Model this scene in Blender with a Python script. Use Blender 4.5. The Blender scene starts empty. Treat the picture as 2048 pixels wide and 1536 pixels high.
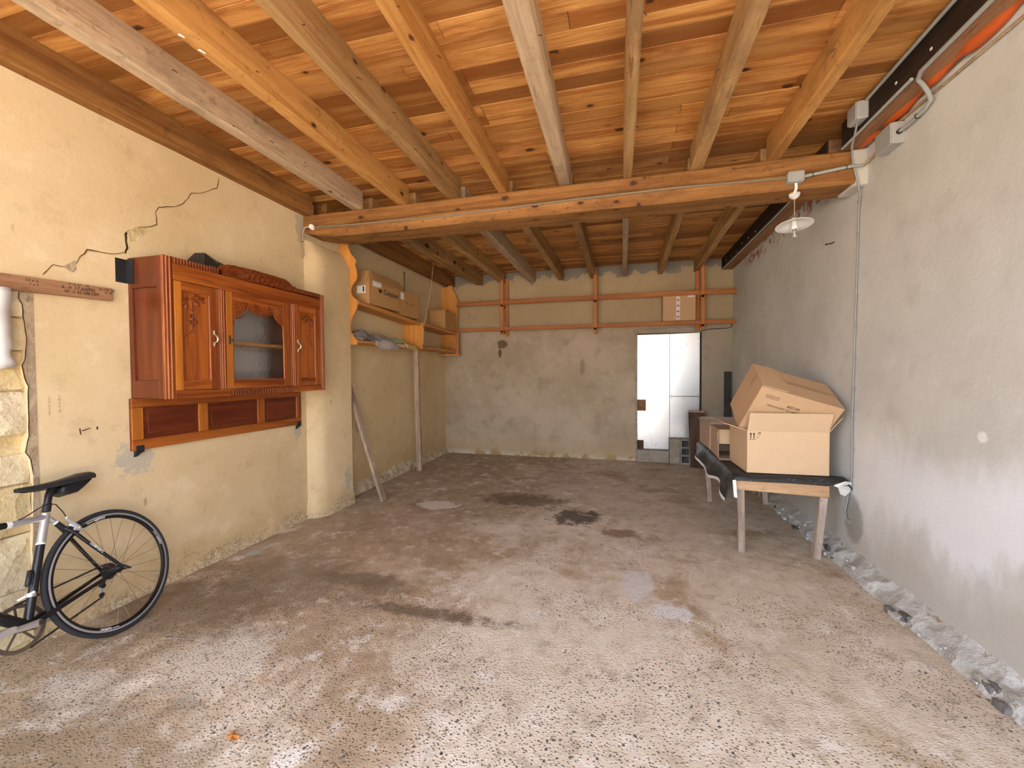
import bpy, bmesh, math, random
from mathutils import Vector, Matrix, noise as mn
random.seed(7)
SC = bpy.context.scene
COL = SC.collection
PI = math.pi

# ------------------------------------------------------------------ camera
def cam_axes(yaw, pitch, roll):
    f = Vector((-math.sin(yaw)*math.cos(pitch), math.cos(yaw)*math.cos(pitch), math.sin(pitch)))
    r = Vector((math.cos(yaw), math.sin(yaw), 0)); u = r.cross(f)
    c, s = math.cos(roll), math.sin(roll)
    return c*r+s*u, -s*r+c*u, f
cd = bpy.data.cameras.new('camera'); cam = bpy.data.objects.new('camera', cd); COL.objects.link(cam)
_r, _u, _f = cam_axes(.2525, -.0249, -.0059)
cam.matrix_world = Matrix(((_r.x,_u.x,-_f.x,0),(_r.y,_u.y,-_f.y,0),(_r.z,_u.z,-_f.z,1.4),(0,0,0,1)))
cd.sensor_width = 36; cd.lens = 830.34/2048*36; cd.clip_start = .02
SC.camera = cam

# ------------------------------------------------------------------ light
SUN_EL, SUN_AZ = math.radians(56), math.radians(20)     # sun stands beyond the back wall, the yard in front of the gate lies lit past the eaves' shadow
W = bpy.data.worlds.new('sky'); SC.world = W; W.use_nodes = True
wn = W.node_tree.nodes; wl = W.node_tree.links
sky = wn.new('ShaderNodeTexSky'); sky.sky_type = 'NISHITA'; sky.sun_disc = False
sky.sun_elevation = SUN_EL; sky.sun_rotation = SUN_AZ; sky.air_density = 1.0; sky.dust_density = 4.0; sky.ozone_density = 1.0
bg = wn['Background']; bg.inputs['Strength'].default_value = .42
hz = wn.new('ShaderNodeHueSaturation'); hz.inputs['Saturation'].default_value = .6   # hazy, whitish sky
wl.new(sky.outputs[0], hz.inputs['Color']); wl.new(hz.outputs[0], bg.inputs['Color'])
sd = bpy.data.lights.new('sun', 'SUN'); so = bpy.data.objects.new('sun', sd); COL.objects.link(so)
sd.energy = 10.0; sd.angle = math.radians(.6); sd.color = (1, .91, .77)
# direction from sun towards the scene
az = SUN_AZ
sdir = -Vector((math.sin(az)*math.cos(SUN_EL), math.cos(az)*math.cos(SUN_EL), math.sin(SUN_EL)))
so.rotation_euler = sdir.to_track_quat('-Z', 'Y').to_euler()
vs = SC.view_settings
vs.view_transform = 'Standard'; vs.look = 'None'; vs.gamma = 1; vs.use_curve_mapping = False
vs.exposure = 2.22

# ------------------------------------------------------------------ helpers
WM = {}
def thing(name, label, cat, loc=(0,0,0), group=None, mat=None):
    o = bpy.data.objects.new(name, None); COL.objects.link(o); o.empty_display_size = .05
    M = mat if mat is not None else Matrix.Translation(loc)
    o.matrix_world = M; WM[o] = M.copy()
    tag(o, label, cat, group); return o
def tag(o, label, cat, group=None):
    o['label'] = label; o['category'] = cat
    if group: o['group'] = group
    return o
def wmat(o):
    return WM.get(o, Matrix.Identity(4))
class MB:
    def __init__(s): s.v = []; s.f = []
    def add(s, vs_, fs):
        n = len(s.v); s.v += [tuple(p) for p in vs_]; s.f += [tuple(i+n for i in f) for f in fs]; return s
    def hexa(s, p):   # bottom 4 (ccw from above), top 4
        return s.add(p, [(3,2,1,0),(4,5,6,7),(0,1,5,4),(1,2,6,5),(2,3,7,6),(3,0,4,7)])
    def box(s, x0, x1, y0, y1, z0, z1):
        return s.hexa([(x0,y0,z0),(x1,y0,z0),(x1,y1,z0),(x0,y1,z0),(x0,y0,z1),(x1,y0,z1),(x1,y1,z1),(x0,y1,z1)])
    def bar(s, a, b, w, h, up=(0,0,1)):  # box from a to b, width w (side), height h (up)
        a = Vector(a); b = Vector(b); d = (b-a).normalized(); u = Vector(up)
        r = d.cross(u).normalized(); u = r.cross(d).normalized()
        q = [(-w/2,-h/2),(w/2,-h/2),(w/2,h/2),(-w/2,h/2)]
        P = [a+r*x+u*y for x, y in q]+[b+r*x+u*y for x, y in q]
        return s.add(P, [(0,1,2,3),(7,6,5,4),(4,5,1,0),(5,6,2,1),(6,7,3,2),(7,4,0,3)])
    def tube(s, pts, r, n=8, cap=True):
        pts = [Vector(p) for p in pts]; m = len(pts); base = len(s.v); prev = None
        rr = r if isinstance(r, (list, tuple)) else [r]*m
        for i, p in enumerate(pts):
            t = (pts[min(i+1,m-1)]-pts[max(i-1,0)]).normalized()
            if prev is None:
                a = t.orthogonal().normalized()
            else:
                a = (prev-t*prev.dot(t)); a = a.normalized() if a.length > 1e-6 else t.orthogonal().normalized()
            prev = a; b = t.cross(a)
            for k in range(n):
                an = 2*PI*k/n; s.v.append(tuple(p+(a*math.cos(an)+b*math.sin(an))*rr[i]))
        for i in range(m-1):
            for k in range(n):
                s.f.append((base+i*n+k, base+i*n+(k+1)%n, base+(i+1)*n+(k+1)%n, base+(i+1)*n+k))
        if cap:
            s.f.append(tuple(base+k for k in reversed(range(n)))); s.f.append(tuple(base+(m-1)*n+k for k in range(n)))
        return s
    def lathe(s, prof, c, axis, n=24):  # prof: (radius, height along axis)
        ax = Vector(axis).normalized(); a = ax.orthogonal().normalized(); b = ax.cross(a); c = Vector(c); base = len(s.v)
        for r, h in prof:
            for k in range(n):
                an = 2*PI*k/n; s.v.append(tuple(c+ax*h+(a*math.cos(an)+b*math.sin(an))*r))
        for i in range(len(prof)-1):
            for k in range(n):
                s.f.append((base+i*n+k, base+i*n+(k+1)%n, base+(i+1)*n+(k+1)%n, base+(i+1)*n+k))
        return s
    def prism(s, poly, o, ex, ey, ez, t):  # polygon in (ex,ey) plane, thickness t along ez
        o, ex, ey, ez = Vector(o), Vector(ex), Vector(ey), Vector(ez); n = len(poly)
        P = [o+ex*x+ey*y for x, y in poly]; P += [p+ez*t for p in P]
        return s.add(P, [tuple(reversed(range(n))), tuple(range(n, 2*n))]+[(i, (i+1) % n, n+(i+1) % n, n+i) for i in range(n)])
    def torus(s, c, axis, R, r, n=48, m=10, sq=(1,1)):
        ax = Vector(axis).normalized(); a = ax.orthogonal().normalized(); b = ax.cross(a); c = Vector(c); base = len(s.v)
        for i in range(n):
            t = 2*PI*i/n; d = a*math.cos(t)+b*math.sin(t)
            for k in range(m):
                u = 2*PI*k/m; s.v.append(tuple(c+d*(R+r*sq[0]*math.cos(u))+ax*(r*sq[1]*math.sin(u))))
        for i in range(n):
            for k in range(m):
                s.f.append((base+i*m+k, base+((i+1)%n)*m+k, base+((i+1)%n)*m+(k+1)%m, base+i*m+(k+1)%m))
        return s
    def build(s, name, mat, parent=None, world=True, bevel=0, seg=2, smooth=False, label=None, kind=None):
        me = bpy.data.meshes.new(name)
        vs_ = s.v
        if parent is not None and world:
            I = wmat(parent).inverted(); vs_ = [tuple(I@Vector(p)) for p in s.v]
        me.from_pydata(vs_, [], s.f); me.update()
        bm = bmesh.new(); bm.from_mesh(me); bmesh.ops.recalc_face_normals(bm, faces=bm.faces); bm.to_mesh(me); bm.free()
        me.materials.append(mat)
        if smooth:
            for p in me.polygons: p.use_smooth = True
        o = bpy.data.objects.new(name, me); COL.objects.link(o)
        if parent is not None:
            o.parent = parent; WM[o] = wmat(parent).copy()
        if bevel:
            b = o.modifiers.new('bevel', 'BEVEL'); b.width = bevel; b.segments = seg; b.limit_method = 'ANGLE'; b.angle_limit = math.radians(40)
        if smooth and not bevel:
            try:
                me.set_sharp_from_angle(angle=math.radians(50))
            except Exception: pass
        if label: o['label'] = label
        if kind: o['kind'] = kind
        return o
def copy_obj(o, parent=None, M=None):
    c = o.copy(); COL.objects.link(c)
    if parent is not None: c.parent = parent
    if M is not None: c.matrix_local = M
    return c
_txt = {}
def text_mesh(body, size, extrude=.0004, align='CENTER', shear=0, bold=0):
    cu = bpy.data.curves.new('txt', 'FONT'); cu.body = body; cu.size = size; cu.extrude = extrude; cu.align_x = align
    cu.align_y = 'CENTER'; cu.shear = shear; cu.offset = bold; cu.resolution_u = 3
    o = bpy.data.objects.new('txt', cu); COL.objects.link(o)
    dg = bpy.context.evaluated_depsgraph_get()
    me = bpy.data.meshes.new_from_object(o.evaluated_get(dg))
    bpy.data.objects.remove(o); bpy.data.curves.remove(cu)
    return me
def text(name, body, size, pos, ex, ey, mat, parent, shear=0, bold=0, align='CENTER', fn=None):
    me = text_mesh(body, size, shear=shear, bold=bold, align=align)
    ex = Vector(ex).normalized(); ey = Vector(ey).normalized(); ez = ex.cross(ey); pos = Vector(pos)
    I = wmat(parent).inverted() if parent is not None else Matrix.Identity(4)
    for v in me.vertices:
        c = v.co.copy()
        p = fn(c) if fn else pos+ex*c.x+ey*c.y+ez*c.z
        v.co = I@p
    me.materials.clear(); me.materials.append(mat); me.name = name
    o = bpy.data.objects.new(name, me); COL.objects.link(o)
    if parent is not None: o.parent = parent; WM[o] = wmat(parent).copy()
    return o

# ------------------------------------------------------------------ materials
class NT:
    def __init__(s, name):
        s.m = bpy.data.materials.new(name); s.m.use_nodes = True; s.t = s.m.node_tree; s.b = s.t.nodes['Principled BSDF']
    def put(s, sock, v):
        if isinstance(v, bpy.types.NodeSocket): s.t.links.new(v, sock)
        elif v is not None:
            if isinstance(v, (tuple, list)) and len(v) == 3 and sock.type == 'RGBA': v = (*v, 1)
            sock.default_value = v
    def node(s, ty, ins=None, **kw):
        n = s.t.nodes.new(ty)
        for k, v in kw.items(): setattr(n, k, v)
        for k, v in (ins or {}).items(): s.put(n.inputs[k], v)
        return n
    def pos(s): return s.node('ShaderNodeTexCoord').outputs['Object']
    def rnd(s): return s.node('ShaderNodeObjectInfo').outputs['Random']
    def map(s, v, scale=(1,1,1), loc=(0,0,0), rot=(0,0,0)):
        return s.node('ShaderNodeMapping', {'Vector': v, 'Scale': scale, 'Location': loc, 'Rotation': rot}).outputs[0]
    def noise(s, v, scale, detail=4, rough=.55, dist=0):
        return s.node('ShaderNodeTexNoise', {'Vector': v, 'Scale': scale, 'Detail': detail, 'Roughness': rough, 'Distortion': dist}).outputs['Fac']
    def vor(s, v, scale, feature='F1', rand=1):
        n = s.node('ShaderNodeTexVoronoi', {'Vector': v, 'Scale': scale, 'Randomness': rand}, feature=feature); return n
    def rng(s, v, a, b, c=0, d=1, smooth=True):
        return s.node('ShaderNodeMapRange', {0: v, 1: a, 2: b, 3: c, 4: d}, interpolation_type='SMOOTHSTEP' if smooth else 'LINEAR').outputs[0]
    def math(s, op, a, b=None, c=None):
        n = s.node('ShaderNodeMath', operation=op); s.put(n.inputs[0], a); s.put(n.inputs[1], b)
        if c is not None: s.put(n.inputs[2], c)
        return n.outputs[0]
    def mix(s, f, a, b, mode='MIX'):
        n = s.node('ShaderNodeMix', data_type='RGBA', blend_type=mode); n.clamp_factor = True
        s.put(n.inputs[0], f); s.put(n.inputs[6], a); s.put(n.inputs[7], b); return n.outputs[2]
    def ramp(s, f, stops):
        n = s.node('ShaderNodeValToRGB', {'Fac': f}); e = n.color_ramp.elements
        while len(e) < len(stops): e.new(.5)
        for k, (p, c) in enumerate(stops): e[k].position = p; e[k].color = (*c, 1)
        return n.outputs['Color']
    def xyz(s, v): return s.node('ShaderNodeSeparateXYZ', {0: v}).outputs
    def vadd(s, v, w):
        n = s.node('ShaderNodeVectorMath', operation='ADD'); s.put(n.inputs[0], v); s.put(n.inputs[1], w); return n.outputs[0]
    def blob(s, v, c, r, warp, soft=.3, amp=.5):   # soft-edged patch at c with radii r (anisotropic), edge broken by warp noise
        n = s.node('ShaderNodeVectorMath', operation='SUBTRACT'); s.put(n.inputs[0], v); n.inputs[1].default_value = c
        m = s.node('ShaderNodeVectorMath', operation='MULTIPLY'); s.put(m.inputs[0], n.outputs[0]); m.inputs[1].default_value = [1/q if q else 0 for q in r]
        l = s.node('ShaderNodeVectorMath', operation='LENGTH'); s.put(l.inputs[0], m.outputs[0])
        d = s.math('ADD', l.outputs['Value'], s.math('MULTIPLY', s.math('SUBTRACT', warp, .5), amp*2))
        return s.rng(d, 1+soft, 1-soft)
    def bump(s, h, strength=.3, dist=.01):
        n = s.node('ShaderNodeBump', {'Height': h, 'Strength': strength, 'Distance': dist}); s.put(s.b.inputs['Normal'], n.outputs[0])
    def done(s, color, rough=.8, spec=.3, metal=0, **kw):
        s.put(s.b.inputs['Base Color'], color); s.put(s.b.inputs['Roughness'], rough); s.put(s.b.inputs['Specular IOR Level'], spec); s.put(s.b.inputs['Metallic'], metal)
        for k, v in kw.items(): s.put(s.b.inputs[k], v)
        return s.m
def plain(name, col, rough=.6, spec=.4, metal=0, var=.12, scale=25, **kw):
    t = NT(name); p = t.pos(); f = t.noise(p, scale, 4)
    c = t.mix(f, tuple(max(0, q*(1-var)) for q in col), tuple(min(1, q*(1+var)) for q in col))
    return t.done(c, rough, spec, metal, **kw)
def wood(name, dark, light, axis='y', grain=9, rough=.6, spec=.3, knots=.0, stain=None, randv=.25, knotcol=(.07,.025,.01), bump=.15, knscale=2.2):
    t = NT(name); p0 = t.pos(); r = t.rnd()
    off = t.node('ShaderNodeCombineXYZ', {0: t.math('MULTIPLY', r, 37.), 1: t.math('MULTIPLY', r, 91.), 2: t.math('MULTIPLY', r, 53.)}).outputs[0]
    p = t.vadd(p0, off)
    st = {'x': (.06,1,1), 'y': (1,.06,1), 'z': (1,1,.06)}[axis]
    q = t.map(p, st)
    g1 = t.noise(q, grain, 5, .6, 1.2); g2 = t.noise(q, grain*9, 3, .6, .2)
    f = t.math('ADD', t.math('MULTIPLY', g1, .75), t.math('MULTIPLY', g2, .3))
    c = t.mix(t.rng(f, .36, .68), dark, light)
    c = t.mix(t.math('MULTIPLY', t.rng(r, .15, 1), randv), c, tuple(k*.5 for k in dark))
    if stain:
        m = t.rng(t.noise(t.map(p, {'x': (.35,1,1), 'y': (1,.35,1), 'z': (1,1,.35)}[axis]), 3.2, 5, .65), .5, .68)
        c = t.mix(t.math('MULTIPLY', m, .75), c, stain)
    if knots:
        X, Y, Z = t.xyz(p); along = {'x': X, 'y': Y, 'z': Z}[axis]; cross = {'x': t.math('ADD', Y, Z), 'y': t.math('ADD', X, Z), 'z': t.math('ADD', X, Y)}[axis]
        vo = t.vor(t.node('ShaderNodeCombineXYZ', {0: t.math('MULTIPLY', along, .6), 1: cross, 2: 0.}).outputs[0], knscale); vo.voronoi_dimensions = '2D'; pick = t.xyz(vo.outputs['Color'])[0]
        d = t.math('ADD', vo.outputs['Distance'], t.math('MULTIPLY', t.math('SUBTRACT', t.noise(p, 45, 4, .7), .5), .16))
        d = t.math('DIVIDE', d, t.math('ADD', .3, t.math('MULTIPLY', t.xyz(vo.outputs['Color'])[1], .95)))
        halo = t.math('MULTIPLY', t.rng(d, .34, .08), t.rng(pick, 1-knots, 1-knots+.05))
        core = t.math('MULTIPLY', t.rng(d, .12, .05), t.rng(pick, 1-knots, 1-knots+.05))
        c = t.mix(t.math('MULTIPLY', halo, .45), c, dark); c = t.mix(core, c, knotcol)
    if rough > .6:   # sawn, weathered timber: blotches and dark drying streaks
        c = t.mix(t.math('MULTIPLY', t.rng(t.noise(p, 17, 6, .75, .5), .54, .7), .55), c, tuple(k*.45 for k in dark))
        c = t.mix(t.math('MULTIPLY', t.rng(t.noise(q, 55, 4, .6, .6), .62, .7), .6), c, tuple(k*.35 for k in dark))
    t.bump(f, bump, .004)
    return t.done(c, rough, spec)
M = {}
M['plank'] = wood('pine_plank', (.38,.13,.026), (.76,.385,.115), 'x', 11, .55, .3, knots=.42, stain=(.25,.07,.013), randv=.85, knscale=4.6)
M['joist'] = wood('joist_timber', (.29,.145,.048), (.52,.315,.135), 'y', 8, .75, .2, knots=.15, stain=(.22,.125,.06), randv=.3, knscale=6)
M['joist_brown'] = wood('brown_joist_timber', (.17,.068,.018), (.32,.15,.042), 'y', 8, .75, .2, stain=(.11,.045,.012), randv=.1)
M['joist_pale'] = wood('pale_joist_timber', (.40,.27,.16), (.58,.43,.28), 'y', 8, .8, .2, knots=.12, stain=(.27,.19,.12), randv=.2, knscale=6)
M['joist_orange'] = wood('orange_joist_timber', (.40,.17,.04), (.60,.31,.095), 'y', 8, .7, .25, knots=.15, stain=(.30,.145,.048), randv=.2, knscale=6)
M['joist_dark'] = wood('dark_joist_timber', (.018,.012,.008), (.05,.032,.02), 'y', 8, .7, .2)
M['beam'] = wood('beam_timber', (.20,.082,.022), (.36,.172,.054), 'x', 8, .7, .25, knots=.75, stain=(.13,.055,.016), randv=.1, knscale=5.5)
M['varnish'] = wood('varnished_oak', (.17,.032,.006), (.42,.115,.018), 'z', 7, .26, .5, randv=.15, bump=.06)
M['varnish_y'] = wood('varnished_oak_rail', (.17,.034,.006), (.44,.125,.02), 'y', 7, .26, .5, randv=.15, bump=.06)
M['varnish_light'] = wood('varnished_oak_bright', (.36,.105,.014), (.60,.21,.028), 'z', 6, .26, .5, randv=.1, bump=.06)
M['varnish_dark'] = wood('varnished_oak_dark', (.075,.014,.004), (.16,.034,.008), 'z', 7, .28, .5, randv=.1, bump=.06)
M['varnish_darky'] = wood('varnished_oak_dark_panel', (.10,.016,.005), (.22,.042,.010), 'y', 7, .28, .5, randv=.2, bump=.06)
M['carve'] = wood('carved_oak', (.10,.018,.004), (.24,.055,.010), 'y', 9, .5, .25, randv=.1, bump=.2)
M['shelf'] = wood('shelf_pine', (.46,.18,.045), (.66,.30,.08), 'y', 8, .5, .35, knots=.25, randv=.2)
M['shelf_end'] = wood('shelf_pine_orange', (.62,.25,.05), (.78,.36,.085), 'z', 6, .45, .4, randv=.1)
M['rack'] = wood('rack_timber', (.36,.115,.03), (.55,.22,.07), 'x', 8, .55, .3, randv=.2)
M['rackz'] = wood('rack_post_timber', (.40,.125,.032), (.58,.23,.07), 'z', 8, .55, .3, randv=.2)
M['oldwood'] = wood('weathered_wood', (.34,.24,.16), (.55,.42,.30), 'z', 8, .85, .15, randv=.15, stain=(.26,.18,.12))
M['board'] = wood('brown_board', (.21,.095,.045), (.38,.20,.10), 'y', 9, .75, .2, randv=.1)
M['legwood'] = wood('table_leg_wood', (.30,.22,.17), (.55,.44,.36), 'z', 12, .85, .15, randv=.2, stain=(.2,.13,.09))
M['apron'] = wood('table_apron_wood', (.46,.26,.13), (.66,.43,.25), 'x', 9, .75, .2, randv=.2, stain=(.36,.2,.1))
M['darkboard'] = wood('dark_grey_board', (.035,.032,.03), (.08,.07,.062), 'z', 8, .85, .15)
M['brownchest'] = wood('brown_plank', (.07,.042,.028), (.13,.08,.055), 'z', 8, .8, .15)
M['cardboard'] = plain('cardboard', (.56,.36,.205), .85, .15, var=.07, scale=9)
M['cardboard_pale'] = plain('pale_cardboard', (.66,.46,.29), .85, .15, var=.06, scale=9)
M['cardboard_grey'] = plain('greyish_cardboard', (.50,.36,.255), .85, .15, var=.06, scale=9)
M['cardboard_warm'] = plain('warm_cardboard', (.52,.29,.12), .85, .15, var=.07, scale=9)
M['cardboard_edge'] = plain('cardboard_edge', (.68,.50,.32), .9, .1)
M['tape'] = plain('packing_tape', (.42,.25,.12), .3, .5)
M['whitetape'] = plain('pale_tape', (.72,.66,.62), .4, .4)
M['red'] = plain('red_print', (.6,.06,.05), .6, .2)
M['ink'] = plain('black_ink', (.035,.03,.028), .7, .2)
M['inkbrown'] = plain('brown_ink', (.16,.10,.06), .8, .1)
M['paper'] = plain('white_paper', (.82,.80,.76), .7, .2, var=.04)
M['black'] = plain('black_plastic', (.018,.018,.019), .45, .4, var=.3)
M['blackrub'] = plain('black_rubber', (.03,.03,.032), .75, .3, var=.25, scale=60)
M['blackpaint'] = plain('black_gloss_paint', (.012,.012,.013), .22, .5, var=.2)
M['silver'] = plain('silver_paint', (.62,.62,.64), .28, .5, .65, var=.05)
M['alloy'] = plain('brushed_alloy', (.66,.64,.62), .33, .5, .6, var=.1)
M['steel'] = plain('dull_steel', (.20,.16,.12), .45, .5, .6, var=.15)
M['darksteel'] = plain('dark_steel', (.10,.09,.085), .4, .5, .8, var=.3)
M['brass'] = plain('old_nickel_handle', (.55,.46,.33), .28, .6, .9, var=.1)
M['white'] = plain('white_enamel', (.82,.80,.77), .35, .45, var=.04)
M['whiteplastic'] = plain('white_plastic', (.80,.79,.76), .4, .4, var=.04)
M['greyplastic'] = plain('grey_plastic_box', (.36,.36,.34), .6, .3, var=.08)
M['wallcable'] = plain('grey_cable', (.30,.30,.295), .55, .3, var=.08)
M['greypipe'] = plain('grey_conduit', (.36,.37,.35), .55, .35, var=.08)
M['rust'] = plain('rusty_nail', (.10,.045,.022), .8, .3, .3, var=.4)
M['foam'] = plain('orange_foam', (.52,.095,.016), .5, .45, var=.2, scale=14)
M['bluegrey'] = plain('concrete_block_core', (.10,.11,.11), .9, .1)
M['beamcable'] = plain('dusty_cable', (.22,.18,.13), .7, .2)
M['rope'] = plain('hemp_string', (.50,.40,.26), .9, .1)
M['chain'] = plain('iron_chain', (.05,.035,.025), .6, .4, .5)
M['crackm'] = plain('crack_shadow', (.045,.03,.018), .95, 0)
M['crackl'] = plain('crack_lip', (.55,.38,.19), .95, .05)
M['leafm'] = plain('dry_leaf', (.45,.17,.04), .8, .2, var=.3)
M['greencloth'] = plain('green_cloth', (.50,.70,.40), .9, .1, var=.12)
M['beigecloth'] = plain('beige_cloth', (.62,.47,.33), .9, .1)

# ---- wall and floor surfaces
def mat_left(name, base_hi, base_lo, blobs, foot):
    t = NT(name); p = t.pos(); X, Y, Z = t.xyz(p)
    big = t.noise(p, 1.1, 5, .6); mid = t.noise(p, 6, 6, .65); fine = t.noise(p, 60, 4, .6)
    c = t.mix(t.rng(big, .3, .7), base_lo, base_hi)
    c = t.mix(t.math('MULTIPLY', t.rng(mid, .54, .72), .35), c, (.40,.29,.15))
    c = t.mix(t.math('MULTIPLY', t.rng(mid, .45, .3), .3), c, (.82,.70,.50))
    # damp foot of the wall
    hz = t.math('ADD', Z, t.math('MULTIPLY', t.math('SUBTRACT', mid, .5), -.55))
    c = t.mix(t.math('MULTIPLY', t.rng(hz, foot, .02), .6), c, (.52,.34,.15))
    c = t.mix(t.math('MULTIPLY', t.rng(hz, .14, .0), .7), c, t.mix(t.rng(fine, .4, .6), (.62,.52,.36), (.30,.2,.1)))
    # small scratches and specks
    sp = t.vor(t.map(p, (1,1,.35)), 5.5); k = t.math('MULTIPLY', t.rng(sp.outputs['Distance'], .075, .03), t.rng(t.xyz(sp.outputs['Color'])[1], .66, .7))
    c = t.mix(t.math('MULTIPLY', k, .5), c, (.22,.13,.05))
    for ctr, r in blobs:
        c = t.mix(t.math('MULTIPLY', t.blob(p, ctr, r, t.rng(t.noise(p, 16, 7, .72), .28, .72, 0, 1, False), .12, .8), .85), c, (.46,.41,.32))
    h = t.math('ADD', t.math('MULTIPLY', mid, 1.), t.math('MULTIPLY', fine, .25)); t.bump(h, .35, .01)
    return t.done(c, .9, .12)
M['plaster_left'] = mat_left('cream_lime_plaster', (.72,.56,.34), (.62,.46,.255), [((-2.945,1.93,.88),(1,.10,.10)), ((-2.945,3.29,.9),(1,.05,.08)), ((-2.82,3.85,.28),(1,.05,.12)), ((-2.945,3.36,2.82),(1,.06,.14))], .34)
M['plaster_rear'] = mat_left('ochre_lime_plaster', (.72,.57,.345), (.62,.475,.265), [((-3,4.3,.8),(1,.05,.1))], .62)

def mat_right():
    t = NT('grey_cement_render'); p = t.pos(); X, Y, Z = t.xyz(p)
    big = t.noise(p, .9, 5, .6); mid = t.noise(p, 5, 6, .65); fine = t.noise(p, 55, 4, .6)
    c = t.mix(t.rng(big, .3, .7), (.55,.54,.50), (.67,.665,.625))
    c = t.mix(t.math('MULTIPLY', t.rng(mid, .52, .75), .35), c, (.43,.40,.345))
    c = t.mix(t.math('MULTIPLY', t.rng(mid, .45, .28), .35), c, (.72,.715,.69))
    # damp rising from the floor, a pale bluish band above towards the gate
    w = t.math('ADD', Z, t.math('MULTIPLY', t.math('SUBTRACT', t.noise(t.map(p, (1,1,.4)), 2.6, 5, .6), .5), -.9))
    pale_band = t.math('MULTIPLY', t.rng(w, .42, .58), t.rng(w, 1.12, .78)); pale_band = t.math('MULTIPLY', pale_band, t.rng(Y, 4.1, 2.6))
    c = t.mix(t.math('MULTIPLY', pale_band, .75), c, (.84,.86,.90))
    c = t.mix(t.math('MULTIPLY', t.rng(w, .45, .25), .6), c, (.50,.46,.385))
    c = t.mix(t.math('MULTIPLY', t.blob(p, (1.645,3.5,.33), (1,.12,.17), mid, .2, .6), .7), c, (.28,.26,.22))
    c = t.mix(t.blob(p, (1.645,2.42,1.09), (1,.028,.026), mid, .25, .4), c, (.80,.79,.75))
    sp = t.vor(t.map(p, (1,1,.6)), 5); k = t.math('MULTIPLY', t.rng(sp.outputs['Distance'], .06, .03), t.rng(t.xyz(sp.outputs['Color'])[1], .66, .7))
    c = t.mix(t.math('MULTIPLY', k, .5), c, (.16,.13,.1))
    red = t.math('MULTIPLY', t.rng(t.noise(p, 9, 5, .7), .5, .56), t.math('MULTIPLY', t.rng(Z, 2.74, 2.86), t.math('MULTIPLY', t.rng(Y, 3.7, 3.8), t.rng(Y, 6.4, 6.0))))
    c = t.mix(t.math('MULTIPLY', red, .8), c, (.30,.06,.02))
    t.bump(t.math('ADD', mid, t.math('MULTIPLY', fine, .3)), .35, .01)
    return t.done(c, .88, .15)
M['plaster_right'] = mat_right()

def mat_back():
    t = NT('beige_cement_render'); p = t.pos(); X, Y, Z = t.xyz(p)
    big = t.noise(p, 1.0, 5, .6); mid = t.noise(p, 4.5, 6, .68); fine = t.noise(p, 50, 4, .6)
    c = t.mix(t.rng(big, .3, .7), (.41,.32,.225), (.53,.43,.32))
    c = t.mix(t.math('MULTIPLY', t.rng(mid, .5, .72), .5), c, (.30,.23,.16))
    c = t.mix(t.math('MULTIPLY', t.rng(mid, .45, .3), .4), c, (.60,.51,.40))
    c = t.mix(t.math('MULTIPLY', t.rng(X, .5, 1.5), .6), c, (.32,.285,.23))
    # ochre plaster above the rack, grey cement filled in round the joist ends
    c = t.mix(t.math('MULTIPLY', t.rng(Z, 2.1, 2.3), .6), c, (.44,.32,.165))
    edge = t.math('ADD', Z, t.math('MULTIPLY', t.math('SUBTRACT', t.noise(t.map(p, (1,1,.5)), 5.5, 6, .6), .5), .55))
    c = t.mix(t.rng(edge, 2.965, 2.985), c, (.25,.225,.185))
    # damp foot
    hz = t.math('ADD', Z, t.math('MULTIPLY', t.math('SUBTRACT', mid, .5), -.4))
    c = t.mix(t.math('MULTIPLY', t.rng(hz, .42, .1), .55), c, (.50,.36,.2))
    c = t.mix(t.math('MULTIPLY', t.rng(hz, .12, .0), .8), c, t.mix(t.rng(mid, .45, .55), (.72,.63,.5), (.42,.26,.1)))
    c = t.mix(t.blob(p, (-1.94,6.858,1.9), (.09,1,.075), t.noise(p, 20, 4), .12, .5), c, (.17,.12,.075))
    c = t.mix(t.blob(p, (-1.98,6.858,1.75), (.03,1,.07), t.noise(p, 20, 4), .2, .5), c, (.15,.1,.06))
    c = t.mix(t.math('MULTIPLY', t.blob(p, (-.58,6.858,1.48), (.04,1,.12), t.noise(p, 20, 4), .2, .6), .6), c, (.26,.19,.13))
    sp = t.vor(t.map(p, (1,1,.5)), 3.6); k = t.math('MULTIPLY', t.rng(sp.outputs['Distance'], .12, .04), t.rng(t.xyz(sp.outputs['Color'])[1], .72, .76))
    c = t.mix(t.math('MULTIPLY', k, .5), c, (.15,.1,.06))
    t.bump(t.math('ADD', mid, t.math('MULTIPLY', fine, .3)), .4, .012)
    return t.done(c, .92, .1)
M['plaster_back'] = mat_back()

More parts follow.
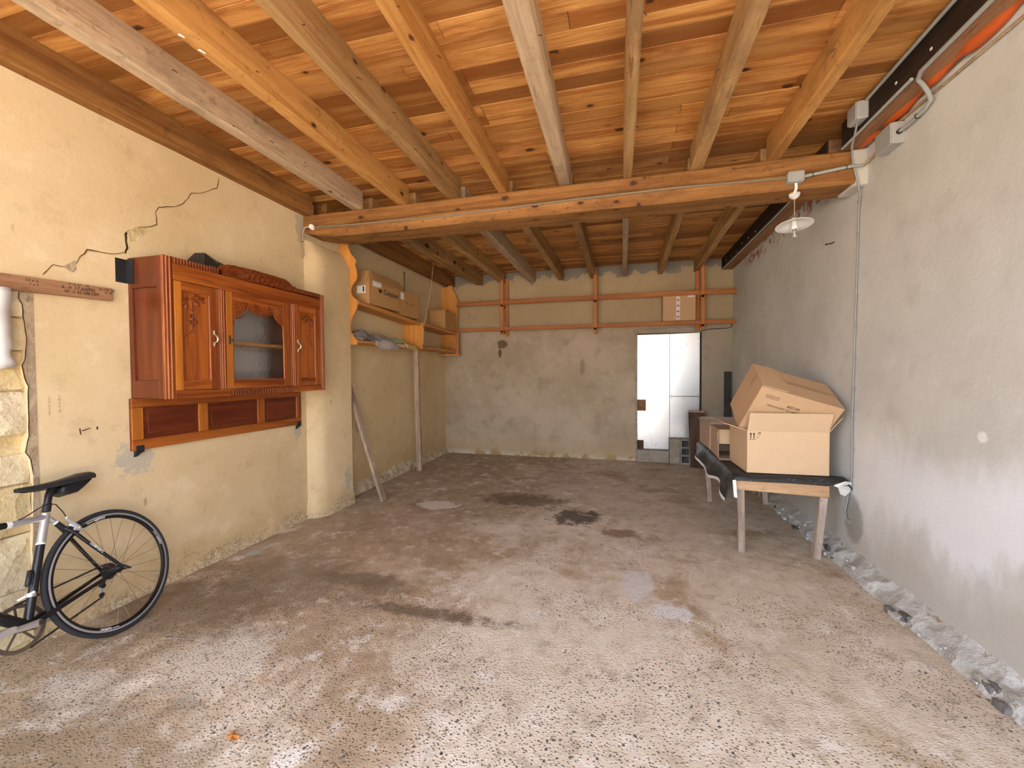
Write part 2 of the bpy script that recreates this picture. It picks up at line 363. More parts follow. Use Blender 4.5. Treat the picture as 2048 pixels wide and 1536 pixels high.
def mat_floor():
    t = NT('worn_pebble_concrete'); p = t.pos(); X, Y, Z = t.xyz(p)
    big = t.noise(p, .55, 6, .62, .6); mid = t.noise(p, 2.4, 7, .68, .4); m2 = t.noise(t.map(p, (1,1,1), (7,3,0)), 1.3, 7, .66, .5); fine = t.noise(p, 45, 5, .7)
    c = t.mix(t.rng(big, .35, .65), (.60,.485,.355), (.75,.63,.49))
    c = t.mix(t.math('MULTIPLY', t.rng(mid, .52, .66), .55), c, (.80,.70,.59))
    # brown dirt, thickest along the left wall; far floor toned darker overall
    lefty = t.rng(X, -.4, -1.9); far = t.rng(Y, 2.6, 5.0)
    thr = t.math('SUBTRACT', m2, t.math('MULTIPLY', t.math('ADD', t.math('MULTIPLY', lefty, .20), t.math('MULTIPLY', far, .02)), -1.))
    c = t.mix(t.math('MULTIPLY', t.rng(thr, .5, .66), .75), c, t.mix(t.rng(mid, .35, .6), (.28,.17,.075), (.42,.29,.165)))
    c = t.mix(t.math('MULTIPLY', far, .3), c, (.42,.335,.25))
    c = t.mix(t.math('MULTIPLY', t.rng(t.noise(t.map(p, (1,1,1), (2,9,0)), 3.1, 6, .65), .58, .66), .75), c, (.80,.71,.60))
    grit = t.noise(p, 130, 3, .7); mott = t.noise(p, 8, 8, .75, .3)
    c = t.mix(t.math('MULTIPLY', t.rng(mott, .5, .66), .5), c, (.27,.19,.12))
    c = t.mix(t.math('MULTIPLY', t.rng(mott, .47, .33), .6), c, (.82,.74,.64))
    c = t.mix(t.math('MULTIPLY', t.rng(grit, .55, .72), .5), c, (.22,.165,.115))
    wn_ = t.rng(t.noise(p, 7, 9, .72), .28, .72, 0, 1, False); wf = t.rng(t.noise(p, 13, 8, .72), .28, .72, 0, 1, False)
    def st(ctr, r, col, k=.8, soft=.25, amp=.75, w=None):
        nonlocal c
        c = t.mix(t.math('MULTIPLY', t.blob(p, (*ctr, 0), (*r, 0), w or wn_, soft, amp), k), c, col)
    st((-1.89,4.06), (.26,.17), (.13,.085,.05), .7, .3)
    st((-1.88,4.07), (.21,.16), (.72,.63,.53), .9, .15)
    st((-.42,4.03), (.21,.19), (.07,.058,.05), .85, .3, 1.0)
    st((-1.05,4.45), (.42,.22), (.12,.085,.05), .75, .4)
    st((.0,3.72), (.16,.09), (.20,.11,.06), .7, .3)
    st((-1.1,2.2), (.42,.055), (.15,.095,.05), .8, .5, .9, wf)
    st((-1.65,2.45), (.3,.1), (.12,.08,.045), .6, .5)
    st((.12,2.83), (.1,.2), (.68,.63,.58), .8, .3)
    st((.3,2.55), (.1,.09), (.74,.70,.66), .9, .3)
    st((-1.93,1.62), (.26,.22), (.60,.51,.40), .75, .25)
    st((-2.33,1.27), (.22,.1), (.60,.52,.42), .7, .4)
    st((-2.55,1.9), (.5,.3), (.19,.12,.06), .7, .5)
    st((-2.2,2.3), (.5,.4), (.19,.125,.07), .55, .5)
    st((-1.95,1.0), (.5,.3), (.22,.15,.08), .6, .5)
    st((-2.79,2.63), (.05,.045), (.40,.46,.38), .95, .1, .7, wf)
    # exposed pebbles
    pw = t.vadd(p, t.node('ShaderNodeVectorMath', {0: t.node('ShaderNodeTexNoise', {'Vector': p, 'Scale': 40.}).outputs['Color'], 3: .012}, operation='SCALE').outputs[0])
    v1 = t.vor(t.map(pw, (1,1.25,1), rot=(0,0,.5)), 72); v2 = t.vor(t.map(pw, (1.2,1,1), (3,1,0)), 36)
    pc1 = t.xyz(v1.outputs['Color']); pc2 = t.xyz(v2.outputs['Color'])
    bare = t.rng(t.math('ADD', t.noise(t.map(p, (1,1,1), (5,5,0)), 1.5, 5, .6), t.math('MULTIPLY', t.rng(Y, 1.2, 3.4), -.10)), .36, .50)
    bare = t.math('MULTIPLY', bare, t.rng(Y, 5.2, 2.5, .15, 1))
    s1 = t.math('MULTIPLY', t.rng(v1.outputs['Distance'], .34, .24), t.rng(pc1[0], .22, .3))
    s2 = t.math('MULTIPLY', t.rng(v2.outputs['Distance'], .30, .22), t.rng(pc2[0], .80, .84))
    pebcol = t.ramp(pc1[1], [(0,(.07,.062,.055)), (.5,(.115,.095,.08)), (.75,(.18,.125,.085)), (1,(.28,.25,.22))])
    peb2 = t.ramp(pc2[1], [(0,(.055,.05,.05)), (.6,(.10,.085,.075)), (1,(.2,.12,.08))])
    c = t.mix(t.math('MULTIPLY', s1, t.math('MULTIPLY', bare, .85)), c, pebcol)
    c = t.mix(t.math('MULTIPLY', s2, t.math('MULTIPLY', bare, .9)), c, peb2)
    h = t.math('ADD', t.math('ADD', t.math('MULTIPLY', mid, 1.2), t.math('MULTIPLY', fine, .7)), t.math('MULTIPLY', t.rng(v1.outputs['Distance'], .1, .5), -.7))
    t.bump(h, .55, .008)
    return t.done(c, .85, .2)
M['floor'] = mat_floor()

def mat_rubble(name, a, b, d):
    t = NT(name); p = t.pos(); mid = t.noise(p, 8, 6, .7); v = t.vor(t.map(p, (1,1,1)), 9)
    c = t.mix(t.rng(mid, .35, .65), a, b); c = t.mix(t.math('MULTIPLY', t.rng(t.noise(p, 16, 5, .7), .58, .68), .9), c, d)
    t.bump(t.math('ADD', mid, v.outputs['Distance']), .8, .03); return t.done(c, .95, .1)
M['rubble_right'] = mat_rubble('rough_mortar_footing', (.44,.41,.35), (.68,.67,.63), (.36,.25,.13))
M['rubble_left'] = mat_rubble('rough_ochre_footing', (.52,.40,.25), (.70,.58,.40), (.22,.14,.07))
M['mortar'] = mat_rubble('yellow_lime_mortar', (.62,.46,.22), (.70,.56,.32), (.48,.38,.24))
M['mortar_grey'] = mat_rubble('grey_brown_mortar', (.36,.26,.165), (.46,.35,.23), (.26,.18,.1))
M['limestone'] = mat_rubble('limestone', (.66,.52,.30), (.74,.62,.42), (.50,.36,.19))
M['stone_dark'] = mat_rubble('dark_fieldstone', (.14,.12,.11), (.25,.22,.2), (.10,.09,.08))
M['concrete_block'] = mat_rubble('concrete_block', (.36,.31,.245), (.46,.40,.325), (.25,.205,.155))
def mat_metal_door():
    t = NT('white_sheet_metal'); p = t.pos(); n = t.noise(p, 6, 5, .6); X, Y, Z = t.xyz(p)
    c = t.mix(t.rng(n, .56, .7), (.93,.94,.96), (.90,.915,.935))
    dirt = t.math('MULTIPLY', t.rng(t.noise(p, 55, 4, .7), .58, .64), t.rng(Z, .6, .2))
    c = t.mix(t.math('MULTIPLY', dirt, .6), c, (.35,.31,.27))
    return t.done(c, .3, .6, .85)
M['door'] = mat_metal_door()
def mat_tarp():
    t = NT('black_marbled_tarp'); p = t.pos()
    f = t.noise(p, 26, 6, .75, 1.5); c = t.mix(t.rng(f, .55, .68), (.022,.022,.022), (.16,.155,.145))
    t.bump(t.noise(p, 14, 5), .5, .02); return t.done(c, .5, .4)
M['tarp'] = mat_tarp()
def mat_patterned():
    t = NT('patterned_cloth'); p = t.pos(); f = t.noise(p, 60, 5, .8, 2.); g = t.noise(p, 22, 3, .6, 1.)
    c = t.ramp(f, [(0,(.16,.14,.13)), (.45,(.32,.29,.27)), (.6,(.66,.61,.57)), (1,(.8,.75,.7))]); c = t.mix(t.rng(g, .62, .68), c, (.5,.13,.07))
    return t.done(c, .9, .1)
M['patcloth'] = mat_patterned()
M['stripecloth'] = plain('dark_striped_cloth', (.25,.235,.22), .85, .15, var=.7, scale=18)
M['yellowpack'] = plain('yellow_pack', (.62,.45,.12), .45, .4, var=.4, scale=22)
def mat_glass(name, rough, tint, bumpy):
    t = NT(name); p = t.pos()
    if bumpy: t.bump(t.vor(p, 95).outputs['Distance'], .35, .004)
    return t.done(tint, rough, .5, 0, **{'Transmission Weight': 1., 'IOR': 1.45})
M['bulbglass'] = mat_glass('clear_glass', .02, (.97,.97,.97), False)
M['cathglass'] = mat_glass('textured_glass', .22, (.97,.97,.96), True)
def mat_sheet():
    t = NT('white_polythene'); p = t.pos(); f = t.noise(p, 5, 4); c = t.mix(f, (.80,.79,.76), (.90,.89,.87)); t.bump(f, .3, .02)
    return t.done(c, .4, .4)
M['sheet'] = mat_sheet()
M['ground'] = mat_rubble('gravel_yard', (.40,.35,.29), (.52,.46,.39), (.30,.26,.2))

# ------------------------------------------------------------------ the room
XL, XR, YB, ZC = -2.945, 1.645, 6.858, 3.11
Y0 = .05
def struct(o): o['kind'] = 'structure'; return o
FL = struct(MB().box(-3.3, 2.0, Y0-.3, 7.3, -.15, 0).build('floor', M['floor']))
struct(MB().box(-30, 30, -45, Y0-.3, -.18, -.03).build('ground', M['ground']))

# left wall, front bay: masonry core with a plaster skin whose broken edge leaves the stones bare
WL = struct(MB().box(-3.25, -2.985, Y0, 3.93, 0, 3.3).build('wall_left', M['mortar']))
edge = [(1.425,1.833),(1.419,1.795),(1.434,1.768),(1.437,1.679),(1.443,1.598),(1.438,1.493),(1.426,1.455),(1.433,1.395),(1.445,1.35),(1.442,1.237),(1.441,1.093),(1.426,1.013),(1.444,.971),(1.453,.888),(1.45,.7),(1.44,.5),(1.45,.3),(1.43,.12),(1.44,0)]
skin = [(3.93,0),(3.93,2.98),(Y0,2.98),(Y0,1.84)]+edge
MB().prism(skin, (-2.985,0,0), (0,1,0), (0,0,1), (1,0,0), .04).build('plaster_coat', M['plaster_left'], WL)
# pilaster under the main beam (its foot swells, its near edge is rounded off)
def pil(z, k=0): return [(-2.96,3.40-k,z),(-2.90-k*.3,3.42-k,z),(-2.84+k*.2,3.47-k,z),(-2.82+k,3.54,z),(-2.82+k,3.93,z),(-2.96,3.93,z)]
pm = MB(); rings = [pil(0,.035), pil(.08,.02), pil(.2,.004), pil(2.55), [(-2.96,3.40,2.7),(-2.93,3.42,2.7),(-2.915,3.45,2.7),(-2.91,3.5,2.7),(-2.91,3.93,2.7),(-2.96,3.93,2.7)]]
for r in rings: pm.v += r
for i in range(4):
    for k in range(6): pm.f.append((i*6+k, i*6+(k+1)%6, i*6+6+(k+1)%6, i*6+6+k))
pm.f.append(tuple(range(24, 30)))
pm.build('pilaster', M['plaster_left'], WL, smooth=True)
def ribbon(pts, w, x, closed=False):
    mb = MB(); n = len(pts); P = []
    for i, (y, z) in enumerate(pts):
        a = Vector(pts[max(i-1,0)]); b = Vector(pts[min(i+1,n-1)]); d = (b-a).normalized(); nn = Vector((-d.y, d.x))
        ww = w*(.55+.9*abs(mn.noise(Vector((y*9, z*9, 3.1)))))*(0.25 if i in (0, n-1) else 1)
        P += [(x, y+nn.x*ww, z+nn.y*ww), (x, y-nn.x*ww, z-nn.y*ww)]
    mb.v = P; mb.f = [(2*i, 2*i+1, 2*i+3, 2*i+2) for i in range(n-1)]; return mb
def jitter(pts, sub=4, amp=.006):
    out = []
    for i in range(len(pts)-1):
        for k in range(sub):
            f = k/sub; y = pts[i][0]*(1-f)+pts[i+1][0]*f; z = pts[i][1]*(1-f)+pts[i+1][1]*f
            v = mn.noise_vector(Vector((y*30, z*30, 1))); out.append((y+v.x*amp, z+v.y*amp))
    out.append(pts[-1]); return out
crack = [(2.536,2.907),(2.518,2.816),(2.412,2.736),(2.317,2.694),(2.298,2.65),(2.255,2.592),(2.191,2.547),(2.103,2.516),(2.081,2.474),(2.088,2.399),(2.058,2.372),(1.949,2.325),(1.906,2.284),(1.908,2.191),(1.903,2.163),(1.835,2.134),(1.711,2.124),(1.678,2.076),(1.655,2.03),(1.595,1.997),(1.565,2.001),(1.546,1.981),(1.516,1.935)]
cj = jitter(crack)
ribbon([(y, z-.003) for y, z in cj], .006, XL+.0006).build('crack_lip', M['crackl'], WL)
ribbon(cj, .0026, XL+.0012).build('crack', M['crackm'], WL)
ribbon(jitter([(1.93,2.31),(1.905,2.27),(1.912,2.19),(1.902,2.15)]), .008, XL+.0014).build('crack', M['crackm'], WL)
MB().prism([(1.912,2.29),(1.95,2.33),(2.03,2.355),(2.07,2.36),(2.02,2.325),(1.965,2.25),(1.925,2.235)], (XL,0,0), (0,1,0), (0,0,1), (1,0,0), .002).build('flaked_patch', M['mortar'], WL)
MB().prism([(1.60,2.0),(1.655,2.05),(1.66,2.0),(1.64,1.975)], (XL,0,0), (0,1,0), (0,0,1), (1,0,0), .002).build('flaked_patch', M['mortar_grey'], WL)
ribbon(jitter(edge[:14], 3, .004), .0028, XL+.004).build('crack', M['crackm'], WL)
strip = [(y, z) for y, z in jitter(edge, 3, .004)]
MB().prism(strip+[(1.475+.004*mn.noise(Vector((z*40,0,0))), z) for z in [0,.2,.4,.6,.8,.95,1.1,1.25,1.4,1.55,1.7,1.83]], (XL,0,0), (0,1,0), (0,0,1), (1,0,0), .0025).build('mortar_strip', M['mortar_grey'], WL)
# exposed stones
def stone(y0, y1, z0, z1, x, d, mat, parent, name='stone_block', seed=0):
    mb = MB(); n = 5
    bm = bmesh.new(); bmesh.ops.create_cube(bm, size=1); bmesh.ops.subdivide_edges(bm, edges=bm.edges, cuts=2, use_grid_fill=True)
    c = Vector((x-d/2, (y0+y1)/2, (z0+z1)/2))
    for v in bm.verts:
        q = Vector((v.co.x*d, v.co.y*(y1-y0), v.co.z*(z1-z0)))
        out = abs(v.co.y)*2 > .9 or abs(v.co.z)*2 > .9
        if out and v.co.x > .4: q.x -= .012
        q += mn.noise_vector((c+q)*14+Vector((seed,0,0)))*.009
        v.co = q+c
    me_v = [tuple(v.co) for v in bm.verts]; bm.verts.index_update(); me_f = [tuple(v.index for v in f.verts) for f in bm.faces]; bm.free()
    mb.v = me_v; mb.f = me_f
    return mb.build(name, mat, parent, smooth=True)
rows = [1.838,1.70,1.53,1.33,1.10,1.005,.85,.60,.31,.03]
for i in range(len(rows)-1):
    z1, z0 = rows[i], rows[i+1]
    cuts = [1.452, 1.12+.12*((i*7) % 3-1), .75, .42]
    for k in range(3):
        if i == 4: continue
        stone(cuts[k+1]+.003, cuts[k]-.003, z0+.004, z1-.004, -2.944-.006*((i+k) % 3), .12, M['limestone'] if (i+k) % 4 != 2 else M['mortar'], WL, seed=i*3+k)

# left wall, far bay
WR_ = struct(MB().box(-3.3, -3.0, 3.93, 7.1, 0, 3.3).build('wall_left_rear', M['plaster_rear']))
# back wall with the door recess
DX0, DX1, DZ = .268, 1.22, 2.02
wb = MB(); wb.box(-3.2, DX0, YB, 7.25, 0, 3.3); wb.box(DX1, 2.0, YB, 7.25, 0, 3.3); wb.box(DX0, DX1, YB, 7.25, DZ, 3.3)
WBk = struct(wb.build('wall_back', M['plaster_back']))
# rough lintel and jamb lips round the doorway
MB().hexa([(DX0-.04,YB-.018,DZ-.0),(DX1+.01,YB-.018,DZ+.015),(DX1+.01,YB+.05,DZ+.015),(DX0-.04,YB+.05,DZ),(DX0-.05,YB-.012,DZ+.065),(DX1+.01,YB-.012,DZ+.085),(DX1+.01,YB+.05,DZ+.085),(DX0-.05,YB+.05,DZ+.065)]).build('lintel_lip', M['concrete_block'], WBk, bevel=.01)
MB().box(DX0-.022, DX0+.012, YB-.008, YB+.06, 0, DZ).build('jamb_lip', M['concrete_block'], WBk, bevel=.005)
WRt = struct(MB().box(XR, 2.0, Y0, 7.25, 0, 3.3).build('wall_right', M['plaster_right']))
# front wall with the wide open gate behind the camera
wf = MB(); wf.box(-3.25, -2.85, Y0-.3, Y0, 0, 3.3); wf.box(1.56, 2.0, Y0-.3, Y0, 0, 3.3); wf.box(-2.85, 1.56, Y0-.3, Y0, 2.92, 3.3)
struct(wf.build('wall_front', M['plaster_left']))

# rough footing along the right wall
def footing(name, x_wall, x_out, ztop, ya, yb, n, mat, parent, sgn):
    mb = MB(); prof = [(0,ztop+.05),(.10,ztop+.015),(.35,ztop*.92),(.75,ztop*.55),(1,.0)]
    for i in range(n+1):
        y = ya+(yb-ya)*i/n
        for f, z in prof:
            q = Vector((x_wall+(x_out-x_wall)*f, y, z)); v = mn.noise_vector(q*11)*.016+mn.noise_vector(q*31)*.008
            k = 1 if .05 < f < .95 else .5
            mb.v.append((q.x+v.x*k*(0 if f == 0 else 1), q.y, max(0, q.z+v.z*k) if f < 1 else -.005))
    m = len(prof)
    for i in range(n):
        for k in range(m-1): mb.f.append((i*m+k, i*m+k+1, (i+1)*m+k+1, (i+1)*m+k))
    o = mb.build(name, mat, parent, smooth=True)
    return o
T1 = struct(footing('trim_1', XR+.005, 1.53, .075, Y0, 6.85, 190, M['rubble_right'], None, -1))
random.seed(3)
for i in range(120):
    y = 1.0+5.2*random.random()**1.25; f = .45+.5*random.random(); x = XR+(1.515-XR)*f; z = .085*(1-f)+.004
    r = .006+.018*random.random()**2
    stone(y-r*1.6, y+r*1.6, z-r*.8, z+r*.8, x+r*.7, r*1.8, M['stone_dark'] if random.random() < .25 else M['rubble_right'], T1, 'stone', i)
T2 = struct(footing('trim_2', -3.003, -2.95, .10, 3.9, 6.86, 100, M['rubble_left'], None, 1))
for i in range(40):
    y = 3.98+2.8*random.random(); f = .2+.75*random.random(); x = -3+.055*f; z = .1*(1-f)+.005; r = .012+.02*random.random()
    stone(y-r*1.4, y+r*1.4, max(.001, z-r*.8), z+r*.8, x+r*.9, r*1.6, M['rubble_left'] if random.random() < .85 else M['mortar_grey'], T2, 'stone', i+60)
T3 = struct(footing('trim_3', -2.95, -2.925, .05, 1.5, 3.40, 80, M['plaster_left'], None, 1))

# ------------------------------------------------------------------ ceiling: planks across joists
CE = struct(MB().box(-3.25, 2.0, Y0, 7.2, ZC+.021, ZC+.12).build('ceiling', M['joist_dark']))
U = .3125; PW = .109; lens = {}
def plank_mesh(k):
    if k not in lens:
        L = k*U; o = MB().box(.001, L-.001, .0008, PW-.0008, 0, .02).build('plank', M['plank'], CE, bevel=.0025, seg=1); lens[k] = o; return o, True
    return lens[k], False
row = 0; y = Y0
random.seed(11)
while y < 6.95:
    x = -3.05; left = 15
    first = True
    while left > 0:
        k = min(left, random.choice([4,5,6,7,8]) if not first else random.choice([2,3,4,5,6,7]))
        if left-k == 1: k += 1
        if k > 9: k = 9
        first = False
        o, new = plank_mesh(k)
        if not new: o = copy_obj(o)
        o.location = (x, y, ZC+random.uniform(-.0015,.0015)); o.rotation_euler = (random.uniform(-.006,.006), 0, 0)
        x += k*U; left -= k
    y += PW; row += 1

# ------------------------------------------------------------------ joists
def joist(xa, xb, w, ya, yb, mat, label, group, z0=2.93, z1=ZC, nails=0, seed=0):
    mb = MB(); n = 14; random.seed(seed)
    for i in range(n+1):
        f = i/n; y = ya+(yb-ya)*f; x = xa+(xb-xa)*f
        a = mn.noise(Vector((seed*3.1, y*1.3, 0)))*.008; b = mn.noise(Vector((seed*3.1, y*1.3, 5)))*.009; c = mn.noise(Vector((seed, y*2, 9)))*.006
        ch = .006+.008*abs(mn.noise(Vector((seed, y*2.3, 2))))
        mb.v += [(x+a, y, z0+ch+c), (x+a+ch, y, z0+c), (x+w+b-ch, y, z0+c), (x+w+b, y, z0+ch+c), (x+w+b, y, z1), (x+a, y, z1)]
    for i in range(n):
        for k in range(6): mb.f.append((i*6+k, i*6+(k+1)%6, i*6+6+(k+1)%6, i*6+6+k))
    mb.f += [tuple(range(6)), tuple(range(n*6, n*6+6))]
    o = mb.build('ceiling_joist', mat)
    o['label'] = label; o['category'] = 'joist'; o['group'] = group
    for k in range(nails):
        y = ya+(yb-ya)*(.42+.55*(k+.5)/nails); f = (y-ya)/(yb-ya); side = 1 if xa < .05 else -1
        xs = xa+(xb-xa)*f+(w+.002 if side > 0 else -.002); y += .08*math.sin(k*5.1+seed); z = z0+.06+.05*math.sin(k*2.3+seed)
        MB().tube([(xs-.012*side,y,z),(xs+.010*side,y+.003*math.cos(k),z-.003),(xs+.018*side,y+.012*math.sin(k*3+seed),z-.012)], .0022, 5).build('nail', M['rust'], o)
    return o
G1, G2 = 'joists of the front bay', 'joists of the rear bay'
YF = Y0
joist(-2.99,-2.95,.10, YF,3.42, M['joist_brown'], 'dark brown ceiling joist bedded on top of the cracked cream wall', G1, seed=1)
joist(-2.395,-2.405,.085, YF,3.45, M['joist_pale'], 'pale greyish ceiling joist next to the wall joist, front bay', G1, nails=5, seed=2)
JO = joist(-1.93,-1.94,.085, YF,3.48, M['joist_orange'], 'orange ceiling joist with white paint dabs, front bay', G1, nails=3, seed=3)
joist(-1.452,-1.455,.095, YF,3.48, M['joist'], 'brown nail-studded ceiling joist, fourth from the cream wall', G1, nails=6, seed=4)
joist(-.967,-.99,.075, YF,3.48, M['joist_orange'], 'ochre ceiling joist, fifth from the cream wall, front bay', G1, nails=5, seed=5)
joist(-.45,-.482,.10, YF,3.48, M['joist_pale'], 'pale ceiling joist left of the narrow middle one, front bay', G1, nails=2, seed=6)
joist(.035,.028,.068, YF,3.45, M['joist'], 'narrow knotty ceiling joist running straight away in the middle, front bay', G1, nails=2, seed=7)
joist(.525,.525,.085, YF,3.45, M['joist'], 'tan ceiling joist between the narrow middle one and the golden one', G1, nails=1, seed=8)
joist(1.045,1.045,.075, YF,3.45, M['joist_orange'], 'golden ceiling joist nearest the grey wall, front bay', G1, nails=1, seed=9)
joist(-2.99,-2.95,.16, 3.60,6.9, M['joist_brown'], 'ceiling joist bedded on the ochre wall above the shelf unit', G2, seed=11)
JR = joist(-2.45,-2.40,.13, 3.60,6.9, M['joist'], 'rotten, hole-pitted ceiling joist above the cardboard boxes on the shelf', G2, nails=2, seed=12)
joist(-1.957,-1.96,.10, 3.60,6.9, M['joist'], 'brown ceiling joist ending above the left rack post', G2, seed=13)
joist(-1.47,-1.46,.11, 3.60,6.9, M['joist_pale'], 'greyish ceiling joist between two rack posts, rear bay', G2, seed=14)
joist(-1.005,-.97,.09, 3.60,6.9, M['joist'], 'brown ceiling joist left of the middle rack post, rear bay', G2, seed=15)
joist(-.472,-.45,.085, 3.60,6.9, M['joist'], 'ceiling joist ending above the middle rack post, rear bay', G2, seed=16)
joist(.03,.05,.065, 3.60,6.9, M['joist_pale'], 'narrow straight-on ceiling joist in the rear bay', G2, seed=17)
joist(.533,.58,.07, 3.60,6.9, M['joist'], 'ceiling joist above the white metal door, rear bay', G2, seed=18)
joist(1.045,1.10,.072, 3.60,6.9, M['joist'], 'ceiling joist ending above the right rack post, rear bay', G2, seed=19)
for ya, yb, lab, sd__ in ((YF,3.40,'brown wall plate, side shade put in as dark board, above the grey wall, front bay',21),(3.60,6.9,'brown wall plate, side shade put in as dark board, above the grey wall, rear bay',22)):
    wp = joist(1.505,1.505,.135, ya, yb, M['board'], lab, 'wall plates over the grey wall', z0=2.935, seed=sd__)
    MB().box(1.488,1.503,ya+.01,yb-.01,2.936,3.108).build('shaded_side', M['joist_dark'], wp, bevel=.004)  # thin dark board puts the shade on the plate's side into colour
    for k in range(6):
        y = ya+(yb-ya)*(.5+.08*k); MB().box(1.484,1.489,y,y+.012,2.98+.012*(k%3),2.992+.012*(k%3)).build('plaster_fleck', M['whiteplastic'], wp)

for y0_, l_ in ((1.46,.022),(1.55,.03)):
    MB().prism([(0,0),(l_,.002),(l_*.9,.007),(l_*.1,.009)], (-1.905,y0_,2.9225), (.3,1,0), (1,-.1,0), (0,0,-1), .004).build('paint_dab', M['paper'], JO)
for y0_, z0_, ry, rz in ((4.0,2.99,.05,.022),(4.75,2.985,.07,.03),(5.05,2.975,.03,.025),(5.6,3.0,.06,.025),(5.95,2.985,.04,.03)):
    lumpv = MB(); xs = -2.45+.05*(y0_-3.6)/3.3+.13
    n_ = 14; P = [(ry*math.cos(2*PI*i/n_)*(.75+.5*abs(mn.noise(Vector((i,y0_,1))))), rz*math.sin(2*PI*i/n_)*(.75+.5*abs(mn.noise(Vector((i,y0_,2)))))) for i in range(n_)]
    lumpv.prism(P, (xs-.02,y0_,z0_), (0,1,0), (0,0,1), (1,0,0), .024).build('rot_hole', M['crackm'], JR)

# main beam of two stacked timbers
BM = thing('main_beam', 'heavy two-timber brown beam crossing the room under the joists', 'beam', (-.65,3.5,2.69))
def timber(name, x0, x1, y0, y1, z0, z1, seed, cutl=0):
    mb = MB(); n = 26
    for i in range(n+1):
        f = i/n; x = x0+(x1-x0)*f
        a = mn.noise(Vector((x*1.1, seed, 0)))*.012; b = mn.noise(Vector((x*1.3, seed, 4)))*.008; c = mn.noise(Vector((x*1.2, seed, 8)))*.006
        zb = z0+b+(cutl*(1-f*n/1.6) if f*n < 1.6 else 0)
        mb.v += [(x,y0+a,zb+.012),(x,y0+a+.012,zb),(x,y1,zb),(x,y1,z1+c),(x,y0+a+.010,z1+c),(x,y0+a,z1+c-.010)]
    for i in range(n):
        for k in range(6): mb.f.append((i*6+k, i*6+(k+1)%6, i*6+6+(k+1)%6, i*6+6+k))
    mb.f += [tuple(range(6)), tuple(range(n*6, n*6+6))]
    return mb.build(name, M['beam'], BM)
timber('upper_timber', -2.94, 1.575, 3.402, 3.62, 2.816, 2.928, 3)
lt = timber('lower_timber', -2.90, 1.565, 3.372, 3.62, 2.69, 2.802, 7, .06)
MB().box(1.55,1.66,3.385,3.61,2.68,2.93).build('cement_bedding', M['plaster_right'], BM, bevel=.02)
random.seed(5)
for k in range(14):
    x = -2.45+k*.19+random.uniform(-.05,.05); z = 2.735+.02*math.sin(k*1.7)
    MB().tube([(x,3.385,z),(x+.004,3.362,z-.003),(x+.01*math.sin(k),3.356,z-.016)], .0022, 5).build('nail', M['rust'], BM)
MB().lathe([(0,-.003),(.008,-.003),(.009,0),(.006,.003)], (-.46,3.374,2.745), (0,-1,0), 10).build('pale_knot', M['paper'], BM)

# ------------------------------------------------------------------ wiring
cb = MB().tube([(-2.80,3.355,2.79),(-2.3,3.36,2.775),(-1.6,3.365,2.765),(-1.0,3.365,2.772),(-.35,3.365,2.785),(.4,3.367,2.79),(1.14,3.367,2.772)], .008, 8)
tag(cb.build('cable', M['beamcable'], smooth=True), 'grey cable clipped along the face of the main beam', 'cable')
ins = thing('insulator', 'small white porcelain insulator at the left end of the beam', 'insulator', (-2.80,3.36,2.79))
MB().lathe([(0,-.022),(.018,-.022),(.024,-.014),(.018,-.005),(.018,.005),(.025,.013),(.02,.022),(.006,.023),(.005,.016),(0,.016)], (-2.80,3.35,2.79), (.3,-1,0), 18).build('knob', M['whiteplastic'], ins, smooth=True)
MB().tube([(-2.81,3.36,2.79),(-2.86,3.36,2.80),(-2.89,3.355,2.79),(-2.9,3.35,2.75),(-2.905,3.35,2.6),(-2.90,3.35,2.53),(-2.92,3.352,2.515)], .008, 8).build('lead_pipe', M['oldwood'], ins, smooth=True)
MB().tube([(-2.92,3.35,2.66),(-2.885,3.34,2.66)], .004, 6).build('clip', M['rust'], ins)

jb = thing('junction_box', 'weathered grey junction box on the beam above the lamp', 'box', (1.19,3.37,2.75))
MB().box(1.14,1.245,3.315,3.375,2.722,2.80).build('body', M['greyplastic'], jb, bevel=.012)
MB().box(1.15,1.235,3.308,3.316,2.732,2.79).build('lid', M['greyplastic'], jb, bevel=.004)
MB().tube([(1.2,3.35,2.73),(1.205,3.36,2.69),(1.2,3.37,2.665),(1.19,3.40,2.66)], .010, 8).build('outlet_pipe', M['whiteplastic'], jb, smooth=True)
cp = thing('conduit', 'pale conduit from the beam junction box to the grey wall', 'conduit', (1.3,3.36,2.78))
MB().tube([(1.245,3.35,2.765),(1.45,3.352,2.79),(1.55,3.352,2.80),(1.60,3.362,2.80)], .011, 8).build('pipe', M['greypipe'], cp, smooth=True)
for x, z in ((1.30,2.772),(1.5,2.795)): MB().torus((x,3.352,z), (1,0,.1), .013, .003, 14, 6).build('clip', M['darksteel'], cp)

LP = thing('pendant_lamp', 'white enamel saucer lamp with clear bulb hanging from the beam', 'lamp', (1.227,3.45,2.69))
lx, ly = 1.227, 3.45
MB().lathe([(0,0),(.034,0),(.034,-.012),(.033,-.014)], (lx,ly,2.70), (0,0,1), 20).build('ceiling_block', M['shelf_end'], LP, smooth=True)
MB().lathe([(.036,0),(.036,-.006),(.030,-.022),(.012,-.036),(.006,-.038),(0,-.038)], (lx,ly,2.686), (0,0,1), 24).build('canopy', M['whiteplastic'], LP, smooth=True)
MB().tube([(lx,ly,2.65),(lx+.002,ly,2.5)], .004, 6).build('cord', M['oldwood'], LP, smooth=True)
ax = Vector((-.02,.13,1)).normalized()
MB().lathe([(.018,.040),(.03,.034),(.07,.018),(.118,.0),(.119,-.003),(.117,-.004),(.07,.012),(.03,.029),(.02,.034)], (lx,ly,2.462), ax, 40).build('shade', M['white'], LP, smooth=True)
